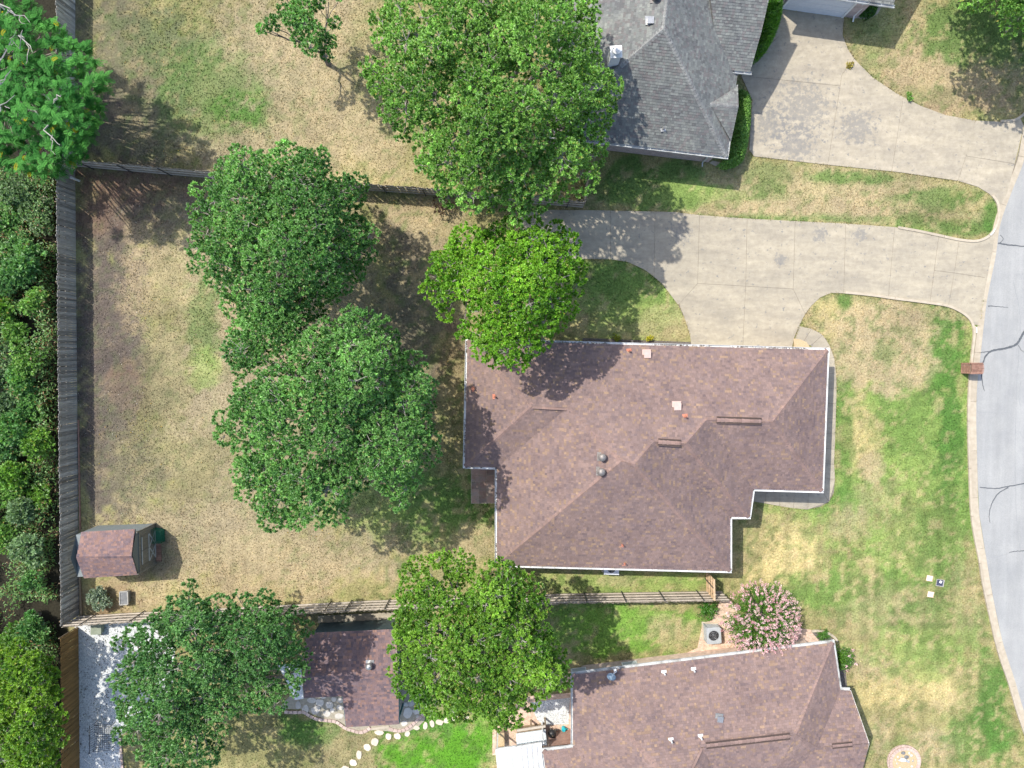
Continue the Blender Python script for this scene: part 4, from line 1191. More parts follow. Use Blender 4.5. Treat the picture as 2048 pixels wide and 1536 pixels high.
# ------------------------------------------------------------------ fences
PK = {}
def picket_mesh(h, w, mat):
    key = (round(h, 2), w, mat.name)
    if key not in PK:
        m = MB()
        pts = [(-w / 2, 0), (w / 2, 0), (w / 2, h - 0.03), (w / 2 - 0.03, h), (-w / 2 + 0.03, h), (-w / 2, h - 0.03)]
        n = len(pts); t = 0.009
        for s in (-t, t): m.v += [(x, s, z) for x, z in pts]
        m.f += [tuple(range(n)), tuple(range(2 * n - 1, n - 1, -1))]
        for k in range(n):
            k2 = (k + 1) % n
            m.f.append((k2, k, n + k, n + k2))
        me = m.mesh('picket'); me.materials.append(mat); PK[key] = me
    return PK[key]
def fence(name, label, line, mat, rail_mat, rail_side, h=1.83, post_mat='steel_dark', rails=(0.25, 0.72, 1.20, 1.62), post_first=0.0, post_step=2.44, seed=1, group=None, cap=False):
    r = random.Random(seed)
    P = [at(p[0], p[1], 0) for p in line]
    root = empty(name, P[0], label, 'fence', group)
    acc = 0.0
    first_len = 0
    for a, b in zip(P, P[1:]):
        L = (b - a).length; d = (b - a).normalized(); s = Vector((-d.y, d.x, 0)) * rail_side
        rz = math.atan2(d.y, d.x)
        n = max(1, int(L / 0.146)); st = L / n
        for k in range(n):
            p = a + d * (st * (k + 0.5))
            me = picket_mesh(h + r.choice((-0.02, 0.0, 0.0, 0.015)), 0.138, mat)
            o = bpy.data.objects.new('picket', me); COL.objects.link(o); o.parent = root
            o.matrix_parent_inverse = Matrix.Translation(root.location).inverted()
            o.location = (p.x + s.x * r.uniform(-.004, .004), p.y + s.y * r.uniform(-.004, .004), -0.02); o.rotation_euler = (r.gauss(0, 0.012), r.gauss(0, 0.008), rz)
        for z in rails:
            MB().bar(a + s * 0.034 + Vector((0, 0, z)), b + s * 0.034 + Vector((0, 0, z)), 0.045, 0.085).build('rail', rail_mat, root)
        if cap:
            MB().bar(a + Vector((0, 0, h + 0.02)), b + Vector((0, 0, h + 0.02)), 0.07, 0.03).build('cap_rail', rail_mat, root)
        k = post_first
        while k < L:
            p = a + d * k + s * 0.085
            MB().tube([Vector((p.x, p.y, -0.1)), Vector((p.x, p.y, h - 0.02))], 0.032, 8).build('post', M[post_mat], root)
            k += post_step
    return root
fence('board_fence', 'weathered grey board fence along the back yard beside the thicket', [(150,338),(153,700),(158,1231)], M['picket_grey'], M['picket_side'], -1, seed=2, rails=(0.3, 0.95, 1.55), post_mat='timber')
fence('board_fence', 'grey board fence at the top left behind the feathery tree', [(150,-60),(150,336)], M['picket_grey'], M['picket_side'], -1, seed=3, rails=(0.3, 0.95, 1.55), post_mat='timber')
fence('board_fence', 'brown stained board fence beside the white gravel', [(157,1254),(160,1580)], M['picket_brown'], M['picket_brown'], -1, seed=4, rails=(0.3, 0.95, 1.55), post_mat='timber')
fence('board_fence', 'long fence with pale rails between brown house and the outbuilding', [(158,1232),(253,1226),(667,1205),(743,1201),(1131,1187),(1442,1182)], M['picket_side'], M['rail'], 1, seed=5, post_step=2.45, post_first=1.2)
fence('board_fence', 'side fence with rails running under the big oaks to the driveway', [(156,333),(420,356),(742,381),(868,390),(1165,415)], M['picket_side'], M['rail'], -1, seed=6, rails=(0.28, 0.92, 1.55), post_step=2.5, post_first=1.0)
fence('board_fence', 'short dark fence panel closing the side yard beside the driveway', [(1166,414),(1172,372),(1176,345)], M['picket_side'], M['rail'], 1, seed=7, rails=(0.28, 0.92, 1.55), post_step=1.3, post_first=0.1)
fence('gate_panel', 'tan new wood gate panel between house corner and long fence', [(1412,1140),(1413,1181)], M['rail_new'], M['rail_new'], -1, seed=8, rails=(0.2, 0.75, 1.3, 1.7), post_step=1.0, post_first=0.55, cap=True)

# ------------------------------------------------------------------ plants
def unit(v): return v / (np.linalg.norm(v, axis=-1, keepdims=True) + 1e-9)
def leaves(name, C, D, N, L, W, col, mat, parent, tri=False):
    """C centres, D leaf directions, N normals, L/W sizes per leaf"""
    D = unit(D); S = unit(np.cross(D, N)); N2 = np.cross(S, D)
    L, W = L[:, None], W[:, None]
    if tri:
        V = np.empty((len(C), 3, 3))
        V[:, 0] = C - D * L * 0.45 + S * W * 0.5
        V[:, 1] = C - D * L * 0.45 - S * W * 0.5
        V[:, 2] = C + D * L * 0.6
        return mesh_np(name, V.reshape(-1, 3), 3, np.clip(col, 0.004, 0.9), mat, parent)
    V = np.empty((len(C), 4, 3))
    V[:, 0] = C - D * L * 0.5
    V[:, 1] = C + S * W * 0.5 + N2 * W * 0.16 - D * L * 0.05
    V[:, 2] = C + D * L * 0.5 - N2 * L * 0.08
    V[:, 3] = C - S * W * 0.5 + N2 * W * 0.16 - D * L * 0.05
    return mesh_np(name, V.reshape(-1, 3), 4, np.clip(col, 0.004, 0.9), mat, parent)
def crown_leaves(lobes, tufts, per, size, pal, r, flat=0.8, spread=1.0):
    """lobes: (n,4). Leaves sit in twig-end tufts over each lobe"""
    nl = len(lobes)
    tn = np.maximum(6, (tufts * (lobes[:, 3] / lobes[:, 3].mean()) ** 2).astype(int))
    li = np.repeat(np.arange(nl), tn); nt = len(li)
    u = r.uniform(-0.22, 1, nt); a = r.uniform(0, 2 * np.pi, nt); q = np.sqrt(np.maximum(0, 1 - u * u))
    dirs = np.stack([q * np.cos(a), q * np.sin(a), u], -1)
    rad = lobes[li, 3] * (0.62 + 0.43 * r.random(nt) ** 0.6)
    tc = lobes[li, :3] + dirs * rad[:, None] * np.array([1, 1, flat])
    ti = np.repeat(np.arange(nt), per); n = len(ti)
    d = unit(dirs[ti] * 0.7 + r.normal(0, 0.75, (n, 3)) + np.array([0, 0, 0.1]))
    Ln = size * r.uniform(0.7, 1.3, n)
    c = tc[ti] + d * (0.25 * size + size * 0.80 * spread * r.random(n))[:, None]
    nn = unit(r.normal(0, 0.42, (n, 3)) + np.array([0, 0, 0.85]) + dirs[ti] * 0.65)
    p0, p1 = np.array(pal[0]), np.array(pal[1])
    lt = np.clip(r.normal(0.5, 0.22, nl), 0, 1)
    t = np.clip(lt[li[ti]] + r.normal(0, 0.12, nt)[ti] + r.normal(0, 0.16, n), 0, 1.25)[:, None]
    col = p0 + (p1 - p0) * t
    col = col * (r.lognormal(0, 0.13, n) * r.lognormal(0, 0.16, nt)[ti])[:, None]
    if len(pal) > 2:
        m = r.random(n) < 0.02
        col[m] = np.array(pal[2]) * r.uniform(0.7, 1.2, (m.sum(), 1))
    return c, d, nn, Ln, Ln * r.uniform(0.5, 0.75, n), col, tc, li
def limb(mb, a, b, r0, r1, rnd, n=5, sag=0.0, wob=0.12):
    a, b = Vector(a), Vector(b); L = (b - a).length
    pts, rad = [], []
    for k in range(n + 1):
        t = k / n
        p = a.lerp(b, t) + Vector((rnd.uniform(-1, 1), rnd.uniform(-1, 1), rnd.uniform(-.5, .5))) * (wob * L * 0.35 * math.sin(math.pi * t))
        p.z += sag * L * math.sin(math.pi * t)
        pts.append(p); rad.append(r0 + (r1 - r0) * t)
    mb.tube(pts, rad, 7 if r0 > 0.08 else 4)
    return pts
OAK = [(0.085,0.215,0.032), (0.265,0.490,0.105), (0.46,0.42,0.10)]
OAK2 = [(0.065,0.190,0.042), (0.220,0.445,0.120), (0.36,0.38,0.11)]
LIME = [(0.085,0.245,0.014), (0.260,0.500,0.045), (0.42,0.36,0.06)]
DEEP = [(0.070,0.190,0.018), (0.230,0.420,0.050), (0.36,0.34,0.08)]
DARK = [(0.055,0.165,0.042), (0.185,0.385,0.115), (0.28,0.30,0.10)]
MIMO = [(0.030,0.150,0.030), (0.130,0.390,0.085), (0.50,0.46,0.03)]
YEL = [(0.07,0.19,0.018), (0.26,0.44,0.045), (0.36,0.40,0.05)]
def sample_lobes(poly, spacing, r, edge, tries=6000):
    P = np.array(poly, float); lo, hi = P.min(0), P.max(0)
    c = r.uniform(lo, hi, (tries, 2))
    ok = in_poly(c[:, 0], c[:, 1], poly); c = c[ok]
    ed = edge_dist(c[:, 0], c[:, 1], poly)
    k = ed > edge; c, ed = c[k], ed[k]
    out, oe = [], []
    for p, e_ in zip(c, ed):
        if not out or np.min(np.hypot(*(np.array(out) - p).T)) > spacing:
            out.append(p); oe.append(e_)
    return np.array(out), np.array(oe)
def tree(name, label, poly, zmid, ztop, base, seed, pal, lobe_r=1.05, spacing=30, tufts=46, per=9, size=0.17, gap=0.06, tr=0.28, cat='tree', group=None, under=True, twigs=6):
    r = np.random.default_rng(seed); rnd = random.Random(seed)
    root = empty(name, at(base[0], base[1], 0), label, cat, group)
    pts, ed = sample_lobes(poly, spacing, r, 12)
    keep = r.random(len(pts)) > gap
    pts, ed = pts[keep], ed[keep]
    R = max(ed.max(), 1)
    x = np.clip(ed / (R * 0.95), 0, 1)
    z = zmid + (ztop - zmid) * np.sqrt(1 - (1 - x) ** 2) - r.uniform(0, 0.28, len(x)) * (ztop - zmid) - (1 - x) ** 3 * r.uniform(0, 1.6, len(x))
    z += (vnoise(pts[:, 0] + 900, pts[:, 1] + 900, 95, 2, seed) - 0.5) * 3.2
    lr = lobe_r * r.uniform(0.62, 1.15, len(x)) * np.where(ed < 26, 0.70, 1.0)
    lob = np.concatenate([at_np(pts[:, 0], pts[:, 1], z), lr[:, None]], 1)
    if under:                            # a lower, darker storey inside the crown
        p2, e2 = sample_lobes(poly, spacing * 1.9, r, 40, 2500)
        if len(p2):
            z2 = zmid - r.uniform(0.8, 2.4, len(p2))
            lob2 = np.concatenate([at_np(p2[:, 0], p2[:, 1], z2), np.full((len(p2), 1), lobe_r)], 1)
        else: lob2 = np.zeros((0, 4))
        full = np.concatenate([lob, lob2], 0)
    else: full = lob
    c, d, nn, L, W, col, tc, li = crown_leaves(full, tufts, per, size, pal, r)
    leaves('crown', c, d, nn, L, W * 1.35, col, M['leaf'], root, True)
    # trunk and limbs
    b = at(base[0], base[1], 0); ctr = Vector(lob[:, :3].mean(0))
    fork = Vector((b.x * 0.75 + ctr.x * 0.25, b.y * 0.75 + ctr.y * 0.25, max(1.2, zmid * 0.36)))
    tm = MB()
    tm.tube([b + Vector((0, 0, -0.15)), b + Vector((0, 0, 0.15)), b.lerp(fork, 0.4) + Vector((rnd.uniform(-.1, .1), rnd.uniform(-.1, .1), 0)), fork], [tr * 1.5, tr * 1.15, tr, tr * 0.9], 10)
    tm.build('trunk', M['bark'], root, True)
    bm_, tw = MB(), MB()
    nk = max(4, len(lob) // 11)
    idx = [int(r.integers(len(lob)))]
    dm = np.hypot(*(lob[:, :2] - lob[idx[0], :2]).T)
    while len(idx) < nk:
        j = int(dm.argmax()); idx.append(j); dm = np.minimum(dm, np.hypot(*(lob[:, :2] - lob[j, :2]).T))
    cl = np.argmin(np.hypot(lob[:, None, 0] - lob[None, idx, 0], lob[:, None, 1] - lob[None, idx, 1]), 1)
    for k in range(nk):
        mem = lob[cl == k]
        if not len(mem): continue
        tgt = Vector(mem[:, :3].mean(0)); tgt.z -= lobe_r * 0.9
        pp = limb(bm_, fork - Vector((0, 0, 0.2)), tgt, tr * 0.55, tr * 0.22, rnd, 6, 0.05)
        for q in mem:
            s = pp[rnd.randint(3, 6)]
            limb(bm_, s, Vector(q[:3]) - Vector((0, 0, 0.2)), tr * 0.2, 0.025, rnd, 4, 0.04)
    nt = len(tc)
    sel = r.choice(nt, min(nt, twigs * len(full)), replace=False)
    for k in sel:
        a = Vector(full[li[k], :3]); q = Vector(tc[k])
        limb(tw, a, a.lerp(q, rnd.uniform(0.85, 1.22)), 0.020, 0.007, rnd, 2, 0.0, 0.3)
    bm_.build('branches', M['bark'], root, True)
    tag(tw.build('twigs', M['twig'], root), kind='stuff')
    return root
T1 = [(770,-5),(905,-60),(1050,-80),(1160,-40),(1190,20),(1208,60),(1212,95),(1216,128),(1230,150),(1247,190),(1232,225),(1217,242),(1198,265),(1217,295),(1208,330),(1192,365),(1165,392),(1125,400),(1085,402),(1062,445),(1030,452),(1002,422),(950,432),(900,417),(860,387),(855,350),(815,330),(815,300),(770,250),(750,200),(712,160),(735,120),(745,80),(738,50)]
T2 = [(470,288),(520,300),(560,283),(600,300),(650,292),(655,320),(670,350),(732,350),(742,400),(720,420),(752,450),(768,500),(737,530),(720,560),(700,590),(670,625),(640,655),(615,690),(560,715),(520,730),(480,752),(446,712),(463,660),(443,600),(408,570),(373,530),(360,490),(393,450),(368,420),(383,370),(418,355),(430,318)]
T3 = [(700,612),(750,622),(792,650),(802,690),(862,740),(872,770),(867,800),(892,860),(872,900),(877,940),(842,960),(827,1010),(797,1038),(770,1002),(740,977),(702,1000),(692,1042),(650,1047),(600,1052),(540,1068),(523,1030),(483,990),(458,950),(478,920),(448,890),(420,850),(428,810),(468,780),(500,740),(480,700),(520,690),(560,690),(610,680),(650,638)]
T4 = [(925,448),(960,458),(1000,428),(1050,432),(1100,432),(1142,458),(1157,500),(1173,540),(1168,580),(1152,620),(1132,652),(1102,682),(1082,702),(1062,722),(1042,748),(1010,737),(975,737),(943,717),(928,690),(903,662),(903,642),(868,642),(858,600),(827,580),(838,560),(868,540),(858,508),(898,498),(903,478)]
T5 = [(322,1190),(390,1147),(402,1188),(440,1178),(480,1190),(530,1172),(558,1198),(592,1208),(622,1240),(638,1290),(622,1330),(602,1360),(592,1402),(570,1432),(502,1422),(472,1442),(452,1480),(442,1540),(390,1570),(300,1570),(258,1500),(218,1480),(222,1420),(202,1390),(213,1340),(187,1310),(213,1290),(238,1250),(288,1248),(308,1220)]
T6 = [(808,1107),(850,1118),(890,1097),(932,1108),(962,1138),(990,1107),(1042,1128),(1083,1138),(1088,1190),(1102,1230),(1114,1270),(1143,1310),(1148,1360),(1132,1392),(1092,1420),(1072,1402),(1042,1452),(1000,1468),(960,1442),(900,1443),(850,1433),(818,1402),(788,1392),(777,1330),(767,1290),(788,1270),(752,1240),(783,1220),(788,1160)]
T7 = [(530,-30),(690,-30),(702,20),(692,60),(668,112),(652,152),(620,168),(603,140),(590,102),(560,112),(530,100),(497,60),(508,38),(545,28)]
T9 = [(1950,-220),(1915,-60),(1925,2),(1950,12),(1975,20),(1992,62),(2010,97),(2048,72),(2120,92),(2230,60),(2280,-120),(2200,-270)]
tree('oak_tree', 'largest bright green oak overhanging the grey house roof', T1, 7.6, 12.0, (985,215), 101, OAK, 0.92, 31, 92, 19, 0.102, 0.06, 0.34)
tree('oak_tree', 'deep green oak over the side fence, upper left of the back yard', T2, 6.0, 9.2, (600,470), 102, OAK2, 0.90, 27, 88, 19, 0.10, 0.03, 0.30)
tree('oak_tree', 'broad oak in the back yard whose shade falls on the west eave', T3, 7.2, 10.6, (690,800), 103, OAK2, 0.93, 28.5, 88, 19, 0.10, 0.06, 0.32)
tree('maple_tree', 'rounded lime green tree over the northwest corner of the brown roof', T4, 6.2, 9.2, (990,600), 104, LIME, 0.86, 28, 92, 22, 0.098, 0.04, 0.24)
tree('oak_tree', 'dark green oak over the white gravel and the long fence', T5, 5.6, 8.6, (440,1330), 105, DARK, 0.88, 28, 84, 19, 0.10, 0.07, 0.30)
tree('elm_tree', 'olive green tree between the outbuilding and the satellite dish', T6, 6.4, 9.6, (955,1265), 106, DEEP, 0.80, 27, 84, 18, 0.102, 0.06, 0.28)
tree('young_oak', 'small sparse oak with bare twigs standing alone in the dry lawn', T7, 3.6, 5.0, (657,128), 107, OAK2, 0.62, 24, 52, 18, 0.10, 0.22, 0.14, under=False, twigs=9)
tree('shade_tree', 'dark tree reaching in at the top right corner', T9, 4.6, 7.4, (2060,-60), 109, OAK, 1.0, 30, 70, 16, 0.115, 0.04, 0.28)

def frond_tree(name, label, poly, zmid, ztop, base, seed, pal, spacing=30, fronds=26, size=0.62, per=15):
    """feathery compound leaves: every frond a midrib with two rows of leaflets"""
    r = np.random.default_rng(seed); rnd = random.Random(seed)
    root = empty(name, at(base[0], base[1], 0), label, 'tree')
    pts, ed = sample_lobes(poly, spacing, r, 8)
    R = ed.max(); x = np.clip(ed / R, 0, 1)
    z = zmid + (ztop - zmid) * np.sqrt(1 - (1 - x) ** 2) - r.uniform(0, 1.6, len(x))
    P = at_np(pts[:, 0], pts[:, 1], z)
    n = len(P); fi = np.repeat(np.arange(n), fronds); m = len(fi)
    a = r.uniform(0, 2 * np.pi, m); el = r.uniform(-0.25, 0.85, m)
    fd = np.stack([np.cos(a) * np.cos(el), np.sin(a) * np.cos(el), np.sin(el)], -1)
    fl = size * r.uniform(0.7, 1.25, m)
    k = np.tile(np.arange(per), m * 2).reshape(m, 2, per); t = (k + 0.6) / per
    side = np.array([1, -1])[None, :, None]
    sv = unit(np.cross(fd, np.array([0, 0, 1.0])))
    org = P[fi] + r.normal(0, 0.12, (m, 3))
    droop = -0.35 * t ** 2 * fl[:, None, None]
    lenl = 0.105 * np.sin(np.clip(t * 0.9 + 0.12, 0, 1) * np.pi) ** 0.6 + 0.03
    mid = org[:, None, None, :] + fd[:, None, None, :] * (t * fl[:, None, None])[..., None]
    dirl = unit(sv[:, None, None, :] * side[..., None] + fd[:, None, None, :] * 0.55)
    c = mid + dirl * (lenl * 0.5)[..., None]
    c[..., 2] += droop
    c = c.reshape(-1, 3); D = np.broadcast_to(dirl, mid.shape).reshape(-1, 3).copy()
    N = unit(r.normal(0, 0.15, c.shape) + np.array([0, 0, 1]))
    L = lenl.reshape(-1) * 1.05; W = np.full(len(L), 0.027)
    lt = np.clip(r.normal(0.5, 0.25, n), 0, 1); ft = lt[fi] + r.normal(0, 0.18, m)
    tt = np.clip(np.repeat(ft, 2 * per) + r.normal(0, 0.05, len(L)), 0, 1.2)[:, None]
    col = np.array(pal[0]) + (np.array(pal[1]) - np.array(pal[0])) * tt
    fy = np.repeat(r.random(m) < 0.012, 2 * per)
    col[fy] = np.array(pal[2]) * 0.8
    leaves('crown', c, D, N, L, W, col, M['leaf_matte'], root)
    b = at(base[0], base[1], 0); fork = Vector((b.x, b.y, zmid * 0.4))
    MB().tube([b + Vector((0, 0, -.15)), b.lerp(fork, .5), fork], [0.3, 0.24, 0.2], 9).build('trunk', M['bark'], root, True)
    bm_ = MB()
    for q in P:
        limb(bm_, fork - Vector((0, 0, .1)), Vector(q) - Vector((0, 0, .25)), 0.09, 0.02, rnd, 5, 0.0)
    bm_.build('branches', M['bark'], root, True)
    return root
T8 = [(-70,-70),(20,-20),(70,5),(112,35),(132,70),(162,85),(197,95),(202,140),(222,160),(202,200),(212,220),(192,292),(152,332),(112,362),(60,352),(20,342),(-70,332)]
frond_tree('feathery_tree', 'feathery blue green tree leaning over the fence at top left', T8, 5.4, 8.0, (30,180), 108, MIMO, 20, 30, 0.44, 13)
# bare grey branches poking out of it
tw = MB(); rn = random.Random(4)
for (x0, y0, x1, y1) in ((-20,200,22,140),(-10,235,30,190),(0,120,45,60),(20,20,60,45),(40,70,65,105),(0,10,30,30),(90,250,120,290),(110,205,122,190)):
    limb(tw, at(x0, y0, 7.6), at(x1, y1, 8.3), 0.05, 0.012, rn, 5, 0.05, 0.5)
    limb(tw, at((x0 + x1) / 2, (y0 + y1) / 2, 8.0), at(x1 + rn.uniform(-20, 5), y1 + rn.uniform(-5, 25), 8.4), 0.025, 0.008, rn, 4, 0.05, 0.5)
dead = empty('bare_branch_tree', at(-30, 150, 0), 'bare grey limbs rising through the feathery tree at the left edge', 'tree')
tw.build('branches', M['twig'], dead)
MB().tube([at(-30,150,-.1), at(-25,155,4), at(-10,200,7.65)], [0.16, 0.11, 0.05], 8).build('trunk', M['bark'], dead)
for (x0, y0) in ((-20,200),(-10,235),(0,120),(20,20),(40,70),(0,10),(90,250),(110,205)):
    limb(tw, at(-25,155,4), at(x0, y0, 7.6), 0.06, 0.045, rn, 5, 0.03, 0.2)
bpy.data.objects.remove([o for o in dead.children if o.name.startswith('branches')][0])
tw.build('branches', M['twig'], dead)

def shrub(name, label, px, py, rad, h, seed, pal, size=0.12, tufts=30, per=8, nl=7, cat='shrub', group=None, flat=0.8, stems=True):
    r = np.random.default_rng(seed); rnd = random.Random(seed)
    b = at(px, py, 0)
    root = empty(name, b, label, cat, group)
    a = r.uniform(0, 2 * np.pi, nl); q = rad * 0.62 * np.sqrt(r.random(nl))
    lob = np.stack([b.x + q * np.cos(a), b.y + q * np.sin(a), h * (0.78 - 0.45 * (q / rad) ** 2) * r.uniform(0.75, 1.05, nl), rad * r.uniform(0.32, 0.5, nl)], -1)
    c, d, nn, L, W, col, tc, li = crown_leaves(lob, tufts, per, size, pal, r, flat)
    k = c[:, 2] > 0.02
    leaves('foliage', c[k], d[k], nn[k], L[k], W[k] * 1.3, col[k], M['leaf'], root, True)
    m = MB()
    for q in lob: limb(m, b + Vector((0, 0, -0.05)), Vector(q[:3]), 0.03, 0.012, rnd, 4, 0.03, 0.3)
    m.build('stems', M['bark'], root)
    return root
# thicket beyond the back fence: each shrub one plant
rn = random.Random(77)
pals = [('glossy green', OAK), ('dark green', DARK), ('dusty green', [(0.09,0.17,0.07),(0.25,0.38,0.18),(0.3,0.3,0.2)]), ('mid green', [(0.07,0.19,0.025),(0.22,0.42,0.06),(0.3,0.3,0.05)]), ('deep green', OAK2)]
spots = []
yy = 385
row = 0
while yy < 1270:
    for xx in ((30, 88) if row % 2 else (-5, 58)):
        spots.append((xx + rn.uniform(-10, 10), yy + rn.uniform(-12, 12)))
    yy += 46; row += 1
ORD = ['', 'first', 'second', 'third', 'fourth', 'fifth', 'sixth', 'seventh', 'eighth', 'ninth', 'tenth', 'eleventh', 'twelfth']
cnt = [0, 0, 0, 0]
marks = ['near the top fence corner', 'beside the upper back fence', 'beside the middle of the back fence', 'left of the small shed', 'at the lower end of the back fence']
for k, (sx, sy) in enumerate(spots):
    if 1105 < sy < 1255 and sx < 70: continue            # bare dark patch
    nm, pal = pals[(k * 7 + (k // 3)) % 5]
    col_ = 0 if sx < 15 else 1 if sx < 45 else 2 if sx < 75 else 3
    cnt[col_] += 1
    where = '%s, %s from the top' % (('at the left photo edge', 'in second row from left edge', 'one row off the back fence', 'against the back fence')[col_], ORD[cnt[col_]])
    rad = rn.uniform(0.9, 1.45)
    shrub('thicket_shrub', '%s thicket shrub %s' % (nm, where), sx, sy, rad, rn.uniform(1.1, 2.3), 300 + k, pal, rn.choice((0.11, 0.13, 0.17)), 34, 10, 10, group='shrubs of the thicket')
# undergrowth between them
def undergrowth():
    r = np.random.default_rng(8); n = 60000
    px, py = r.uniform(-60, 118, n), r.uniform(330, 1560, n)
    k = vnoise(px + 300, py + 300, 40, 3, 2) > np.where((py > 1090) & (py < 1265), 0.50, 0.34)
    px, py = px[k], py[k]; n = len(px)
    C = at_np(px, py, 0.0 * px); C[:, 2] = r.random(n) ** 1.5 * (0.5 + 1.9 * vnoise(px, py + 77, 45, 3, 9)) + 0.02
    C = C[C[:, 0] < at(150, 700, 0).x - 0.25]; n = len(C)
    col = np.array((0.06, 0.14, 0.04)) + r.random((n, 1)) * np.array((0.16, 0.26, 0.07))
    dry = r.random(n) < 0.18; col[dry] = np.array((0.24, 0.15, 0.06)) * r.uniform(0.6, 1.2, (dry.sum(), 1))
    o = leaves('undergrowth', C, r.normal(0, 1, (n, 3)) * [1, 1, .4], unit(r.normal(0, .5, (n, 3)) + [0, 0, 1]), r.uniform(.1, .26, n), r.uniform(.04, .1, n), col, M['leaf'], None)
    tag(o, 'leafy undergrowth and dry stalks beyond the back fence', 'undergrowth', kind='stuff')
undergrowth()
T10 = [(-70,1290),(30,1268),(62,1290),(112,1308),(117,1350),(132,1400),(152,1420),(137,1470),(127,1530),(100,1590),(-70,1590)]
tree('hackberry_tree', 'yellow green tree at the bottom left corner over the brown fence', T10, 4.2, 5.8, (40,1420), 110, YEL, 0.62, 22, 60, 16, 0.115, 0.10, 0.16)

# hedges by the grey house
def hedge(name, label, poly, h, seed, pal, size=0.1, n=9000, spiky=False):
    r = np.random.default_rng(seed)
    P = np.array(poly, float); c0 = P.mean(0)
    root = empty(name, at(c0[0], c0[1], 0), label, 'hedge')
    c = r.uniform(P.min(0), P.max(0), (n * 3, 2)); c = c[in_poly(c[:, 0], c[:, 1], poly)][:n]
    ed = edge_dist(c[:, 0], c[:, 1], poly); n = len(c)
    dome = np.clip(ed / 14, 0, 1) ** 0.5
    z = h * (0.25 + 0.75 * dome) * (1 - r.random(n) ** 2.2 * 0.8) + r.normal(0, 0.05, n)
    z = np.maximum(z, 0.05)
    g = at_np(c[:, 0], c[:, 1], np.full(n, h * 0.8)); C = np.stack([g[:, 0], g[:, 1], z], -1)
    if spiky:
        D = unit(r.normal(0, 0.5, (n, 3)) + [0.15, -0.1, 0.9]); L = r.uniform(.22, .42, n); W = r.uniform(.03, .05, n); N = unit(r.normal(0, 1, (n, 3)))
    else:
        D = r.normal(0, 1, (n, 3)); L = size * r.uniform(.7, 1.3, n); W = L * 0.6; N = unit(r.normal(0, .6, (n, 3)) + [0, 0, 1])
    t = np.clip(r.normal(.5, .25, n) + (vnoise(c[:, 0], c[:, 1], 16, 3, seed) - .5), 0, 1.2)[:, None]
    col = np.array(pal[0]) + (np.array(pal[1]) - np.array(pal[0])) * t
    leaves('foliage', C, D, N, L, W, col * r.lognormal(0, .15, n)[:, None], M['leaf'], root)
    m = MB(); rn = random.Random(seed)
    for k in range(10):
        q = C[rn.randrange(n)]
        limb(m, Vector((q[0], q[1], -0.05)), Vector((q[0] + rn.uniform(-.2, .2), q[1] + rn.uniform(-.2, .2), h * 0.7)), 0.03, 0.012, rn, 3)
    m.build('stems', M['bark'], root)
hedge('hedge', 'clipped green hedge along the east wall of the grey house', [(1482,172),(1498,178),(1507,190),(1506,250),(1500,290),(1492,318),(1474,330),(1452,333),(1440,326),(1456,312),(1474,230)], 1.35, 201, OAK, 0.10, 12000)
hedge('tall_hedge', 'tall bright spiky shrub between grey roof and the driveway', [(1518,-40),(1560,-40),(1571,0),(1570,28),(1560,60),(1545,88),(1528,106),(1517,102),(1520,70),(1520,20)], 2.6, 202, [(0.05,0.17,0.02),(0.17,0.40,0.045)], 0.14, 9000, True)
hedge('corner_shrub', 'dark green shrub by the garage corner at the top edge', [(1722,4),(1760,-20),(1764,5),(1757,22),(1742,32),(1728,26)], 0.9, 203, [(0.02,0.09,0.01),(0.07,0.20,0.02)], 0.10, 3000)

